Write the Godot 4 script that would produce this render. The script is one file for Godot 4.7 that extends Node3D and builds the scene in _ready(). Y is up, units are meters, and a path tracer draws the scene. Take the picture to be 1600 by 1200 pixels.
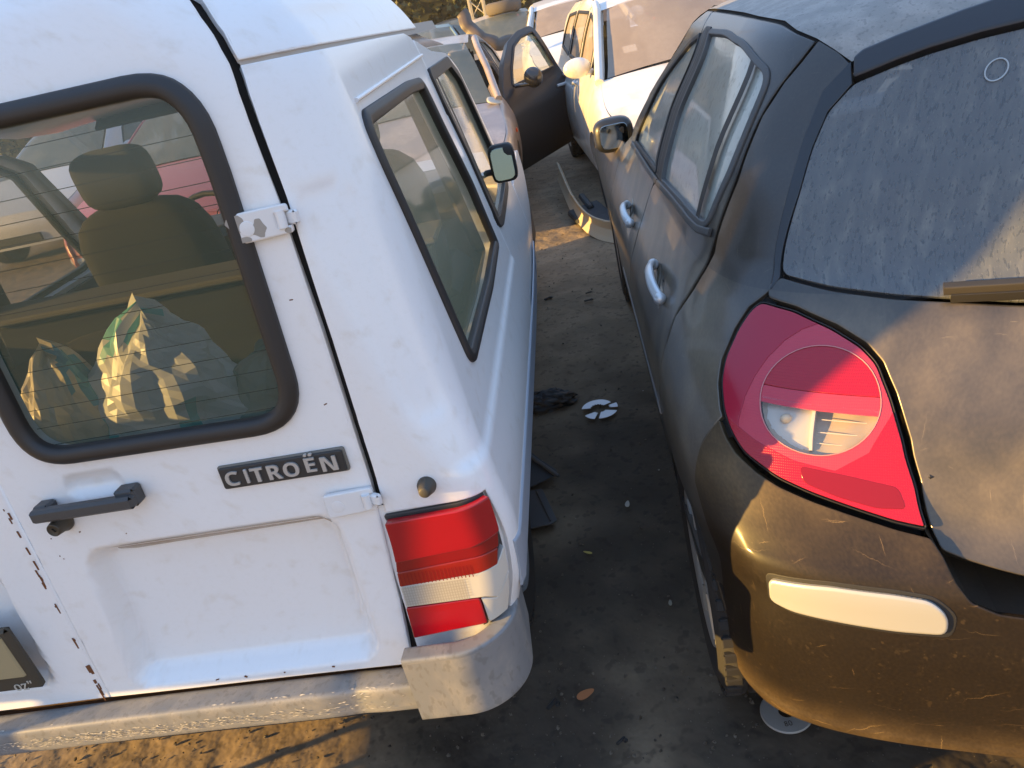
extends Node3D
# A scrapyard lane between the tail of a white van and a dark hatchback, low warm sun from the left.

const HC := 1.64

# ---------------------------------------------------------------- small helpers
class Lut:
	var x0 := 0.0
	var k := 1.0
	var y := PackedFloat32Array()
	func _init(pts: Array, n := 1500) -> void:
		var c := pts.size() / 2
		var X := PackedFloat64Array()
		var Y := PackedFloat64Array()
		for i in c:
			X.append(pts[i * 2])
			Y.append(pts[i * 2 + 1])
		var d := PackedFloat64Array()
		for i in c - 1:
			d.append((Y[i + 1] - Y[i]) / (X[i + 1] - X[i]))
		var m := PackedFloat64Array()
		for i in c:
			if i == 0:
				m.append(d[0])
			elif i == c - 1:
				m.append(d[c - 2])
			elif d[i - 1] * d[i] <= 0.0:
				m.append(0.0)
			else:
				var w1 := 2.0 * (X[i + 1] - X[i]) + (X[i] - X[i - 1])
				var w2 := (X[i + 1] - X[i]) + 2.0 * (X[i] - X[i - 1])
				m.append((w1 + w2) / (w1 / d[i - 1] + w2 / d[i]))
		x0 = X[0]
		k = (n - 1) / (X[c - 1] - X[0])
		var j := 0
		for i in n:
			var x := x0 + i / k
			while j < c - 2 and x > X[j + 1]:
				j += 1
			var h := X[j + 1] - X[j]
			var t := (x - X[j]) / h
			y.append((1 + 2 * t) * (1 - t) * (1 - t) * Y[j] + t * (1 - t) * (1 - t) * h * m[j] + t * t * (3 - 2 * t) * Y[j + 1] + t * t * (t - 1) * h * m[j + 1])
	func at(x: float) -> float:
		var f := (x - x0) * k
		var i := clampi(int(floor(f)), 0, y.size() - 2)
		return y[i] + (y[i + 1] - y[i]) * (f - i)

class MB:
	var v := PackedVector3Array()
	var n := PackedVector3Array()
	var u := PackedVector2Array()
	var c := PackedColorArray()
	var ix := PackedInt32Array()
	func add(p: Vector3, nn: Vector3, uv := Vector2.ZERO) -> int:
		v.append(p)
		n.append(nn)
		u.append(uv)
		return v.size() - 1
	func tri(a: int, b: int, d: int) -> void:
		var g := (v[b] - v[a]).cross(v[d] - v[a])
		if g.dot(n[a] + n[b] + n[d]) > 0.0:
			ix.append_array([a, d, b])
		else:
			ix.append_array([a, b, d])
	func quad(a: int, b: int, d: int, e: int) -> void:
		tri(a, b, d)
		tri(a, d, e)
	func flat_tri(a: Vector3, b: Vector3, d: Vector3, out_from: Vector3) -> void:
		var g := (b - a).cross(d - a)
		if g.length() < 1e-12:
			return
		g = g.normalized()
		if g.dot((a + b + d) / 3.0 - out_from) < 0.0:
			g = -g
		var i := add(a, g, Vector2(a.x + a.z, a.y))
		add(b, g, Vector2(b.x + b.z, b.y))
		add(d, g, Vector2(d.x + d.z, d.y))
		tri(i, i + 1, i + 2)
	func mesh(base := Vector3.ZERO) -> ArrayMesh:
		var a := []
		a.resize(Mesh.ARRAY_MAX)
		var w := v
		if base != Vector3.ZERO:
			w = PackedVector3Array()
			for p in v:
				w.append(p - base)
		a[Mesh.ARRAY_VERTEX] = w
		a[Mesh.ARRAY_NORMAL] = n
		a[Mesh.ARRAY_TEX_UV] = u
		a[Mesh.ARRAY_INDEX] = ix
		if c.size() == v.size():
			a[Mesh.ARRAY_COLOR] = c
		var m := ArrayMesh.new()
		m.add_surface_from_arrays(Mesh.PRIMITIVE_TRIANGLES, a)
		return m

var used := {}
var org := Vector3.ZERO
var rng := RandomNumberGenerator.new()

func numbered(s: String) -> String:
	var k: int = used.get(s, 0)
	used[s] = k + 1
	return s if k == 0 else "%s_%03d" % [s, k]

func thing(called: String, label: String, category: String, at := Vector3.ZERO, group := "") -> Node3D:
	var o := Node3D.new()
	o.name = numbered(called)
	add_child(o)
	o.position = at
	org = at
	o.set_meta("label", label)
	o.set_meta("category", category)
	if group:
		o.set_meta("group", group)
	return o

func obj(called: String, mb: MB, m: Material, parent: Node = null) -> MeshInstance3D:
	var o := MeshInstance3D.new()
	o.mesh = mb.mesh(org)
	o.material_override = m
	if parent == null:
		parent = self
		o.name = numbered(called)
		o.position = org
	else:
		o.name = called
	parent.add_child(o, true)
	return o

func tag(o: Node, label: String, category: String, group := "") -> void:
	o.set_meta("label", label)
	o.set_meta("category", category)
	if group:
		o.set_meta("group", group)

func lin(r: float, g: float, b: float, a := 1.0) -> Color:
	var c := Color(r, g, b).linear_to_srgb()
	c.a = a
	return c

func mat(c: Color, rough := 0.5, metal := 0.0, spec := 0.5) -> StandardMaterial3D:
	var m := StandardMaterial3D.new()
	m.albedo_color = c
	m.roughness = rough
	m.metallic = metal
	m.metallic_specular = spec
	return m

func paint(c: Color, rough := 0.35, coat := 0.6) -> StandardMaterial3D:
	var m := mat(c, rough)
	m.clearcoat_enabled = coat > 0.0
	m.clearcoat = coat
	m.clearcoat_roughness = 0.12
	return m

func glass(c: Color, a: float, rough := 0.05) -> StandardMaterial3D:
	var m := mat(Color(c.r, c.g, c.b, a), rough)
	m.transparency = BaseMaterial3D.TRANSPARENCY_ALPHA
	return m

# ---- textures: two or three noises mixed byte by byte
func noise_bytes(size: int, sd: int, freq: float, oct := 4, type := FastNoiseLite.TYPE_SIMPLEX_SMOOTH) -> PackedByteArray:
	var f := FastNoiseLite.new()
	f.seed = sd
	f.noise_type = type
	f.frequency = freq
	f.fractal_octaves = oct
	var im := f.get_seamless_image(size, size)
	im.convert(Image.FORMAT_L8)
	return im.get_data()

func dirt_tex(size: int, sd: int, a: Color, b: Color, freq: float, lo: float, hi: float, speck: float, streak := 0.0, cdark := Color(0, 0, 0, 0)) -> ImageTexture:
	# a under b: b where the cloudy noise passes lo..hi, b specks on top, streaks along v
	var n1 := noise_bytes(size, sd, freq, 5)
	var n2 := noise_bytes(size, sd + 1, freq * 14.0, 2)
	var n3 := noise_bytes(size, sd + 2, freq * 5.0, 3)
	var out := PackedByteArray()
	out.resize(size * size * 3)
	for y in size:
		for x in size:
			var i := y * size + x
			var t := smoothstep(lo, hi, n1[i] / 255.0) * (0.75 + 0.5 * (n2[i] / 255.0 - 0.5) + 0.5 * (n3[i] / 255.0 - 0.5))
			if speck > 0.0:
				t = maxf(t, speck * smoothstep(0.74, 0.9, n2[i] / 255.0))
			if streak > 0.0:
				t = maxf(t, streak * smoothstep(0.55, 0.8, n1[(y / 9 % size) * size + x] / 255.0) * (n3[i] / 255.0))
			t = clampf(t, 0.0, 1.0)
			var c := a.lerp(b, t)
			if cdark.a > 0.0:
				c = c.lerp(cdark, cdark.a * smoothstep(0.62, 0.8, n3[i] / 255.0))
			out[i * 3] = int(clampf(c.r, 0, 1) * 255)
			out[i * 3 + 1] = int(clampf(c.g, 0, 1) * 255)
			out[i * 3 + 2] = int(clampf(c.b, 0, 1) * 255)
	return ImageTexture.create_from_image(Image.create_from_data(size, size, false, Image.FORMAT_RGB8, out))

func gray_tex(size: int, sd: int, freq: float, lo: float, hi: float, oct := 4) -> ImageTexture:
	var n1 := noise_bytes(size, sd, freq, oct)
	var out := PackedByteArray()
	out.resize(size * size)
	for i in size * size:
		out[i] = int(255.0 * lerpf(lo, hi, n1[i] / 255.0))
	return ImageTexture.create_from_image(Image.create_from_data(size, size, false, Image.FORMAT_L8, out))

func uvs(m: StandardMaterial3D, s: float) -> StandardMaterial3D:
	m.uv1_scale = Vector3(s, s, s)
	return m

func tri(m: StandardMaterial3D, s: float) -> StandardMaterial3D:
	m.uv1_triplanar = true
	m.uv1_world_triplanar = true
	m.uv1_scale = Vector3(s, s, s)
	return m

# ---------------------------------------------------------------- polygons
func rp(flat: Array, r := 0.0, step := 0.02, own := {}) -> PackedVector2Array:
	# closed polygon from [x,y,x,y,...] with filleted corners, edges cut to step
	var n := flat.size() / 2
	var pts := PackedVector2Array()
	for i in n:
		pts.append(Vector2(flat[i * 2], flat[i * 2 + 1]))
	var o := PackedVector2Array()
	for i in n:
		var p := pts[i]
		var a := pts[(i + n - 1) % n]
		var b := pts[(i + 1) % n]
		var rr: float = own.get(i, r)
		rr = minf(rr, 0.48 * minf(p.distance_to(a), p.distance_to(b)))
		if rr < 1e-4:
			o.append(p)
		else:
			var p0 := p + (a - p).normalized() * rr
			var p2 := p + (b - p).normalized() * rr
			var k := clampi(int(rr * 1.6 / step) + 2, 3, 10)
			for j in k + 1:
				var t := float(j) / k
				o.append(p0 * (1 - t) * (1 - t) + p * 2 * t * (1 - t) + p2 * t * t)
	var d := PackedVector2Array()
	for i in o.size():
		var p := o[i]
		var q := o[(i + 1) % o.size()]
		var l := p.distance_to(q)
		if l < 2e-4:
			continue
		var k := maxi(1, int(ceil(l / step)))
		for j in k:
			d.append(p.lerp(q, float(j) / k))
	return d

func area(p: PackedVector2Array) -> float:
	var s := 0.0
	for i in p.size():
		s += p[i].cross(p[(i + 1) % p.size()])
	return s * 0.5

func inset(p: PackedVector2Array, d: float) -> PackedVector2Array:
	# towards the inside for d > 0, vertex by vertex
	var sg := signf(area(p))
	var o := PackedVector2Array()
	var n := p.size()
	for i in n:
		var e0 := (p[i] - p[(i + n - 1) % n]).normalized()
		var e1 := (p[(i + 1) % n] - p[i]).normalized()
		var m0 := Vector2(-e0.y, e0.x) * sg
		var m1 := Vector2(-e1.y, e1.x) * sg
		var m := (m0 + m1)
		m = m / maxf(0.5, m.dot(m0))
		o.append(p[i] + m * d)
	return o

func mir_poly(flat: Array, about: float) -> Array:
	var o := []
	for i in range(0, flat.size(), 2):
		o.append(2 * about - flat[i])
		o.append(flat[i + 1])
	return o

# ---------------------------------------------------------------- trimmed sheets on a curved chart
func c_nrm(f: Callable, p: Vector2, sg: float) -> Vector3:
	var e := 0.003
	var a: Vector3 = f.call(p + Vector2(e, 0)) - f.call(p - Vector2(e, 0))
	var b: Vector3 = f.call(p + Vector2(0, e)) - f.call(p - Vector2(0, e))
	return a.cross(b).normalized() * sg

func panel(mb: MB, f: Callable, sg: float, poly: PackedVector2Array, holes: Array, step: float, off := 0.0, rim := 0.01, bev := 0.003, disp = null) -> void:
	var has: bool = disp != null
	var pos := func(p: Vector2) -> Vector3:
		var q: Vector3 = f.call(p)
		var o := off
		if has:
			o += disp.call(p)
		if o != 0.0:
			q += c_nrm(f, p, sg) * o
		return q
	var put := func(p: Vector2) -> int:
		if has:
			return mb.add(pos.call(p), c_nrm(pos, p, sg), p)
		var nn := c_nrm(f, p, sg)
		return mb.add(f.call(p) + nn * off, nn, p)
	var ins := inset(poly, bev) if bev > 0.0 else poly
	var hin := []
	for h in holes:
		hin.append(inset(h, -bev) if bev > 0.0 else h)
	# cells
	var lo := ins[0]
	var hi := ins[0]
	for p in ins:
		lo = lo.min(p)
		hi = hi.max(p)
	var nx := maxi(1, int(ceil((hi.x - lo.x) / step)))
	var ny := maxi(1, int(ceil((hi.y - lo.y) / step)))
	var cx := (hi.x - lo.x) / nx
	var cy := (hi.y - lo.y) / ny
	var touched := PackedByteArray()
	touched.resize(nx * ny)
	for loop: PackedVector2Array in [ins] + hin:
		for i in loop.size():
			var p := loop[i]
			var q := loop[(i + 1) % loop.size()]
			var k := maxi(1, int(ceil(p.distance_to(q) / minf(cx, cy) * 6.0)))
			for j in k + 1:
				var w := p.lerp(q, float(j) / k)
				var gx := (w.x - lo.x) / cx
				var gy := (w.y - lo.y) / cy
				for dx in [-0.02, 0.02]:
					for dy in [-0.02, 0.02]:
						var ax := int(floor(gx + dx))
						var ay := int(floor(gy + dy))
						if ax >= 0 and ay >= 0 and ax < nx and ay < ny:
							touched[ay * nx + ax] = 1
	var grid := {}
	for ay in ny:
		# crossings of this row's middle line with every loop, even-odd
		var cuts := []
		var my := lo.y + (ay + 0.5) * cy + 1.7e-7
		for loop: PackedVector2Array in [ins] + hin:
			for i in loop.size():
				var p := loop[i]
				var q := loop[(i + 1) % loop.size()]
				if (p.y > my) != (q.y > my):
					cuts.append(p.x + (q.x - p.x) * (my - p.y) / (q.y - p.y))
		cuts.sort()
		for ax in nx:
			var c0 := lo + Vector2(ax * cx, ay * cy)
			if touched[ay * nx + ax] == 0:
				var mx := c0.x + cx * 0.5
				var before := 0
				for w in cuts:
					if w < mx:
						before += 1
				if before % 2 == 0:
					continue
				var id := []
				for q: Vector2i in [Vector2i(ax, ay), Vector2i(ax + 1, ay), Vector2i(ax + 1, ay + 1), Vector2i(ax, ay + 1)]:
					var key := q.y * 100000 + q.x
					if not grid.has(key):
						grid[key] = put.call(lo + Vector2(q.x * cx, q.y * cy))
					id.append(grid[key])
				mb.quad(id[0], id[1], id[2], id[3])
			else:
				var cell := PackedVector2Array([c0, c0 + Vector2(cx, 0), c0 + Vector2(cx, cy), c0 + Vector2(0, cy)])
				var parts: Array = Geometry2D.intersect_polygons(cell, ins)
				for h: PackedVector2Array in hin:
					var nxt := []
					for part in parts:
						for w in Geometry2D.clip_polygons(part, h):
							if not Geometry2D.is_polygon_clockwise(w):
								nxt.append(w)
					parts = nxt
				for part: PackedVector2Array in parts:
					if part.size() < 3 or absf(area(part)) < 1e-9:
						continue
					var t := Geometry2D.triangulate_polygon(part)
					if t.is_empty():
						for j in range(1, part.size() - 1):
							t.append_array([0, j, j + 1])
					var ids := PackedInt32Array()
					for p in part:
						ids.append(put.call(p))
					for j in range(0, t.size(), 3):
						mb.tri(ids[t[j]], ids[t[j + 1]], ids[t[j + 2]])
	# bevel and rim
	var loops := [[poly, ins, 1.0]]
	for i in holes.size():
		loops.append([holes[i], hin[i], -1.0])
	for l in loops:
		var op: PackedVector2Array = l[0]
		var ip: PackedVector2Array = l[1]
		var n := op.size()
		var A := PackedInt32Array()
		var B := PackedInt32Array()
		var D := PackedInt32Array()
		var E2 := PackedInt32Array()
		var out2 := inset(op, -0.004 * l[2])
		for i in n:
			var nn := c_nrm(f, op[i], sg)
			var p: Vector3 = pos.call(op[i])
			var q: Vector3 = pos.call(ip[i])
			var w: Vector3 = (f.call(out2[i]) - f.call(op[i]))
			w = (w - nn * w.dot(nn)).normalized()
			if bev > 0.0:
				A.append(mb.add(q, nn, ip[i]))
				B.append(mb.add(p - nn * bev * 0.8, (nn * 0.75 + w * 0.65).normalized(), op[i]))
			D.append(mb.add(p - nn * bev * 0.8, w, op[i]))
			E2.append(mb.add(p - nn * (bev * 0.8 + rim), w, op[i]))
		for i in n:
			var j := (i + 1) % n
			if bev > 0.0:
				mb.quad(A[i], A[j], B[j], B[i])
			if rim > 0.0:
				mb.quad(D[i], D[j], E2[j], E2[i])

func strip(mb: MB, f: Callable, sg: float, path: Array, w: float, off: float) -> void:
	# a ribbon of width w along a path of chart points (flat array)
	var prev := -1
	for i in path.size() / 2:
		var p := Vector2(path[i * 2], path[i * 2 + 1])
		var a := Vector2(path[maxi(0, i - 1) * 2], path[maxi(0, i - 1) * 2 + 1])
		var j := mini(path.size() / 2 - 1, i + 1)
		var b := Vector2(path[j * 2], path[j * 2 + 1])
		var t := (b - a).normalized()
		var s := Vector2(-t.y, t.x) * w * 0.5
		var nn := c_nrm(f, p, sg)
		var l := mb.add(f.call(p + s) + nn * off, nn, p)
		mb.add(f.call(p - s) + nn * off, nn, p)
		if prev >= 0:
			mb.quad(prev, prev + 1, l + 1, l)
		prev = l

func dense(flat: Array, step := 0.03) -> Array:
	var o := []
	var n := flat.size() / 2
	for i in n - 1:
		var p := Vector2(flat[i * 2], flat[i * 2 + 1])
		var q := Vector2(flat[i * 2 + 2], flat[i * 2 + 3])
		var k := maxi(1, int(ceil(p.distance_to(q) / step)))
		for j in k:
			var w := p.lerp(q, float(j) / k)
			o.append(w.x)
			o.append(w.y)
	o.append(flat[n * 2 - 2])
	o.append(flat[n * 2 - 1])
	return o

# ---------------------------------------------------------------- solids
func sweep(mb: MB, path: PackedVector3Array, ups: PackedVector3Array, prof: PackedVector2Array, loop := false, closed_prof := true, caps := true) -> void:
	# prof.x across (side = up x tangent), prof.y along up
	var n := path.size()
	var k := prof.size()
	var acc := 0.0
	var pn := PackedVector2Array()
	for i in k:
		var a := prof[(i + k - 1) % k] if closed_prof else prof[maxi(0, i - 1)]
		var b := prof[(i + 1) % k] if closed_prof else prof[mini(k - 1, i + 1)]
		var t := (b - a).normalized()
		pn.append(Vector2(t.y, -t.x))
	var cen := Vector2.ZERO
	for p in prof:
		cen += p / k
	var rows := []
	for i in n:
		var a := path[(i + n - 1) % n] if loop else path[maxi(0, i - 1)]
		var b := path[(i + 1) % n] if loop else path[mini(n - 1, i + 1)]
		var t := (b - a).normalized()
		var up := (ups[i] - t * ups[i].dot(t)).normalized()
		var side := up.cross(t)
		if i > 0:
			acc += path[i].distance_to(path[i - 1])
		var row := PackedInt32Array()
		for j in k:
			var q := pn[j]
			if q.dot(prof[j] - cen) < 0.0:
				q = -q
			row.append(mb.add(path[i] + side * prof[j].x + up * prof[j].y, (side * q.x + up * q.y).normalized(), Vector2(acc, float(j) / k * 0.2)))
		rows.append(row)
	for i in (n if loop else n - 1):
		for j in (k if closed_prof else k - 1):
			mb.quad(rows[i][j], rows[i][(j + 1) % k], rows[(i + 1) % n][(j + 1) % k], rows[(i + 1) % n][j])
	if caps and closed_prof and not loop:
		for e: int in [0, n - 1]:
			var t := (path[1] - path[0]).normalized() * -1.0 if e == 0 else (path[n - 1] - path[n - 2]).normalized()
			var ids := PackedInt32Array()
			for j in k:
				ids.append(mb.add(mb.v[rows[e][j]], t))
			var tr := Geometry2D.triangulate_polygon(prof)
			for j in range(0, tr.size(), 3):
				mb.tri(ids[tr[j]], ids[tr[j + 1]], ids[tr[j + 2]])

func ell(rx: float, ry: float, k := 10, cy := 0.0) -> PackedVector2Array:
	var o := PackedVector2Array()
	for i in k:
		var a := TAU * i / k
		o.append(Vector2(cos(a) * rx, sin(a) * ry + cy))
	return o

func rrect(w: float, h: float, r: float, cy := 0.0) -> PackedVector2Array:
	return rp([-w / 2, -h / 2 + cy, w / 2, -h / 2 + cy, w / 2, h / 2 + cy, -w / 2, h / 2 + cy], r, maxf(r, 0.002))

func tube(mb: MB, pts: Array, r: float, k := 8) -> void:
	var path := PackedVector3Array(pts)
	var ups := PackedVector3Array()
	var t := (path[path.size() - 1] - path[0]).normalized()
	var up := Vector3.UP if absf(t.y) < 0.8 else Vector3.RIGHT
	for p in path:
		ups.append(up)
	sweep(mb, path, ups, ell(r, r, k))

func box(mb: MB, T: Transform3D, size: Vector3, bev := 0.004) -> void:
	# chamfered box
	var s := size * 0.5
	bev = minf(bev, minf(s.x, minf(s.y, s.z)) * 0.9)
	var nb := T.basis.inverse().transposed()
	var sides := [Vector3.RIGHT, Vector3.UP, Vector3.BACK]
	for ax in 3:
		for d: float in [-1.0, 1.0]:
			var w: Vector3 = sides[ax] * d
			var a: Vector3 = sides[(ax + 1) % 3]
			var b: Vector3 = sides[(ax + 2) % 3]
			var ids := []
			for q: Vector2 in [Vector2(-1, -1), Vector2(1, -1), Vector2(1, 1), Vector2(-1, 1)]:
				var p: Vector3 = w * s.dot(sides[ax]) + a * q.x * (s.dot(a) - bev) + b * q.y * (s.dot(b) - bev)
				ids.append(mb.add(T * p, (nb * w).normalized(), Vector2(p.dot(a), p.dot(b))))
			mb.quad(ids[0], ids[1], ids[2], ids[3])
	for ax in 3:
		var c: Vector3 = sides[ax]
		var a: Vector3 = sides[(ax + 1) % 3]
		var b: Vector3 = sides[(ax + 2) % 3]
		for da: float in [-1.0, 1.0]:
			for db: float in [-1.0, 1.0]:
				var nn := (nb * (a * da + b * db)).normalized()
				var ids := []
				for q: float in [-1.0, 1.0]:
					ids.append(mb.add(T * (c * q * (s.dot(c) - bev) + a * da * s.dot(a) + b * db * (s.dot(b) - bev)), nn))
					ids.append(mb.add(T * (c * q * (s.dot(c) - bev) + a * da * (s.dot(a) - bev) + b * db * s.dot(b)), nn))
				mb.quad(ids[0], ids[1], ids[3], ids[2])

func bx(mb: MB, c: Vector3, size: Vector3, bev := 0.004, rot := Vector3.ZERO) -> void:
	box(mb, Transform3D(Basis.from_euler(rot), c), size, bev)

func lathe(mb: MB, T: Transform3D, prof: PackedVector2Array, seg := 32) -> void:
	# prof: (radius, along local y)
	var k := prof.size()
	var nb := T.basis
	var rows := []
	for i in seg + 1:
		var a := TAU * i / seg
		var row := PackedInt32Array()
		for j in k:
			var t := (prof[mini(k - 1, j + 1)] - prof[maxi(0, j - 1)]).normalized()
			var q := Vector2(t.y, -t.x)
			row.append(mb.add(T * Vector3(cos(a) * prof[j].x, prof[j].y, sin(a) * prof[j].x), nb * Vector3(cos(a) * q.x, q.y, sin(a) * q.x), Vector2(i * 4.0 / seg, j * 0.1)))
		rows.append(row)
	for i in seg:
		for j in k - 1:
			mb.quad(rows[i][j], rows[i][j + 1], rows[i + 1][j + 1], rows[i + 1][j])

func prism(mb: MB, T: Transform3D, poly: PackedVector2Array, depth: float, bev := 0.002) -> void:
	# poly in local xy, front at +z
	var f := func(p: Vector2) -> Vector3: return T * Vector3(p.x, p.y, depth)
	var g := func(p: Vector2) -> Vector3: return T * Vector3(p.x, p.y, 0)
	panel(mb, f, 1.0, poly, [], 10.0, 0.0, depth - bev, bev)
	panel(mb, g, -1.0, poly, [], 10.0, 0.0, 0.0, 0.0)

func blob(mb: MB, c: Vector3, r: Vector3, nz: FastNoiseLite, amp: float, rings := 24, seg := 32, facet := 0.0) -> void:
	var pos := func(p: Vector2) -> Vector3:
		var d := Vector3(cos(p.x) * cos(p.y), sin(p.y), sin(p.x) * cos(p.y))
		var k := 1.0 + amp * nz.get_noise_3dv(d * 10.0 + c * 3.0)
		if facet > 0.0:
			k += facet * absf(nz.get_noise_3dv(d * 24.0 + c * 7.0))
		return c + d * r * k
	var rows := []
	for i in rings + 1:
		var la := lerpf(-PI / 2 + 0.02, PI / 2 - 0.02, float(i) / rings)
		var row := PackedInt32Array()
		for j in seg + 1:
			var p := Vector2(TAU * j / seg, la)
			var e := 0.03
			var a: Vector3 = pos.call(p + Vector2(e, 0)) - pos.call(p - Vector2(e, 0))
			var b: Vector3 = pos.call(p + Vector2(0, e)) - pos.call(p - Vector2(0, e))
			var nn := b.cross(a).normalized()
			var q: Vector3 = pos.call(p)
			if nn.dot(q - c) < 0.0:
				nn = -nn
			row.append(mb.add(q, nn, Vector2(p.x, p.y)))
		rows.append(row)
	for i in rings:
		for j in seg:
			mb.quad(rows[i][j], rows[i][j + 1], rows[i + 1][j + 1], rows[i + 1][j])

# ---------------------------------------------------------------- the two near bodies
var vxs: Lut
var vr: Lut
var vz: Lut
var cxs: Lut
var cz: Lut
var ck: Lut
var cu := PackedFloat32Array()
var cgv := PackedFloat32Array()
var cs := PackedFloat32Array()
const VCX := -1.10
const CCX := 0.95
const VCL := 0.24

func charts() -> void:
	vxs = Lut.new([.30, -.36, .45, -.315, .58, -.272, .66, -.245, .735, -.226, .80, -.222, .95, -.243, 1.045, -.261, 1.52, -.334, 1.60, -.352, 1.65, -.372, 1.72, -.42, 1.80, -.52, 1.86, -.70])
	vr = Lut.new([.3, .07, .9, .07, 1.1, .12, 1.4, .16, 1.64, .18, 1.9, .18])
	vz = Lut.new([.30, -1.03, .40, -1.035, .575, -1.045, 1.09, -1.083, 1.45, -1.108, 1.64, -1.122, 1.75, -1.15, 1.86, -1.25])
	cxs = Lut.new([.20, .16, .27, .128, .40, .122, .55, .12, .65, .100, .72, .094, .79, .104, .87, .142, .95, .20, 1.0, .232, 1.07, .255, 1.39, .408, 1.44, .436, 1.475, .48, 1.50, .53])
	cz = Lut.new([.20, -1.03, .27, -.985, .45, -.975, .58, -1.0, .64, -1.03, .70, -1.085, .76, -1.13, .84, -1.185, .92, -1.26, 1.0, -1.36, 1.04, -1.41, 1.20, -1.50, 1.34, -1.585, 1.42, -1.64, 1.475, -1.70, 1.50, -1.76])
	ck = Lut.new([.2, 1.0, .65, 1.0, .85, 1.1, 1.0, 1.35, 1.2, 1.35, 1.4, 1.1, 1.5, 1.1])
	var cg := Lut.new([0, .42, .004, .36, .012, .30, .03, .235, .065, .165, .125, .11, .185, .075, .285, .035, .40, 0, .55, -.04, .70, -.06, .85, -.066], 6000)
	var s := 0.0
	for i in 1800:
		var u := 0.03 * i / 200.0 if i < 200 else 0.03 + (i - 199) * (0.82 / 1600.0)
		var g := cg.at(u)
		if i > 0:
			s += Vector2(u, g).distance_to(Vector2(cu[i - 1], cgv[i - 1]))
		cu.append(u)
		cgv.append(g)
		cs.append(s)

func van_l(p: Vector2) -> Vector3:
	# along the body: 0 at the start of the rear corner, negative across the tail, positive along the flank
	var h := p.y
	var xs := vxs.at(h)
	var R := vr.at(h)
	var a := clampf(p.x / VCL, 0, 1) * PI / 2
	var x := xs - R + (p.x if p.x < 0.0 else R * sin(a))
	var z := vz.at(h) - R * (1 - cos(a)) - maxf(p.x - VCL, 0)
	if z < -2.2:
		x -= 0.02 * (z + 2.2) * (z + 2.2)
	return Vector3(x, h, z)

func van_m(p: Vector2) -> Vector3:
	var q := van_l(p)
	return Vector3(2 * VCX - q.x, q.y, q.z)

func vsx(x: float, h: float) -> float:
	var d := x - (vxs.at(h) - vr.at(h))
	return d if d < 0.0 else asin(clampf(d / vr.at(h), 0, 1)) / (PI / 2) * VCL

func vp(flat: Array) -> Array:
	# tail points given as x, height
	var o := []
	var d := dense(flat, .04)
	for i in range(0, d.size(), 2):
		o.append(vsx(d[i], d[i + 1]))
		o.append(d[i + 1])
	return o

func look(arr: PackedFloat32Array, to: PackedFloat32Array, x: float) -> float:
	var i := clampi(arr.bsearch(x) - 1, 0, arr.size() - 2)
	var t := (x - arr[i]) / maxf(1e-9, arr[i + 1] - arr[i])
	return to[i] + (to[i + 1] - to[i]) * clampf(t, 0, 1)

func clio_l(p: Vector2) -> Vector3:
	var h := p.y
	var xs := cxs.at(h)
	var q := maxf(-p.x, 0.0)
	var top := cs[cs.size() - 1]
	var u := look(cs, cu, q) + maxf(0.0, q - top)
	var w := CCX - xs
	var ug := u if u <= w else 2 * w - u
	var g := look(cu, cgv, ug)
	return Vector3(xs + u, h, cz.at(h) - ck.at(h) * g - maxf(p.x, 0))

func clio_m(p: Vector2) -> Vector3:
	var q := clio_l(p)
	return Vector3(2 * CCX - q.x, q.y, q.z)

func cmir(flat: Array) -> Array:
	# the same points on the far half of the tail, in reverse order
	var o := []
	for i in range(flat.size() - 2, -1, -2):
		var h: float = flat[i + 1]
		var u := look(cs, cu, -flat[i])
		var u2 := 2 * (CCX - cxs.at(h)) - u
		var s := look(cu, cs, u2) if u2 <= 0.85 else cs[cs.size() - 1] + u2 - 0.85
		o.append(-s)
		o.append(h)
	return o

func pod(mb: MB, c: Vector3, r: Vector3, k := 3.5, B := Basis(), rings := 18, seg := 28) -> void:
	# a cushion-shaped solid: a box whose edges are all rounded
	var P := func(i: int, j: int) -> Vector3:
		var la := lerpf(-PI / 2, PI / 2, float(i) / rings)
		var lo := TAU * float(j) / seg
		var d := Vector3(cos(lo) * cos(la), sin(la), sin(lo) * cos(la))
		var m := pow(pow(absf(d.x), k) + pow(absf(d.y), k) + pow(absf(d.z), k), -1.0 / k)
		return d * m * r
	var rows := []
	for i in rings + 1:
		var row := PackedInt32Array()
		for j in seg + 1:
			var q: Vector3 = P.call(i, j)
			var g := Vector3(signf(q.x) * pow(absf(q.x) / r.x, k - 1.0) / r.x, signf(q.y) * pow(absf(q.y) / r.y, k - 1.0) / r.y, signf(q.z) * pow(absf(q.z) / r.z, k - 1.0) / r.z)
			row.append(mb.add(c + B * q, (B * g).normalized(), Vector2(q.x + q.z, q.y)))
		rows.append(row)
	for i in rings:
		for j in seg:
			mb.quad(rows[i][j], rows[i][j + 1], rows[i + 1][j + 1], rows[i + 1][j])

# ---------------------------------------------------------------- materials
var M := {}

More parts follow.
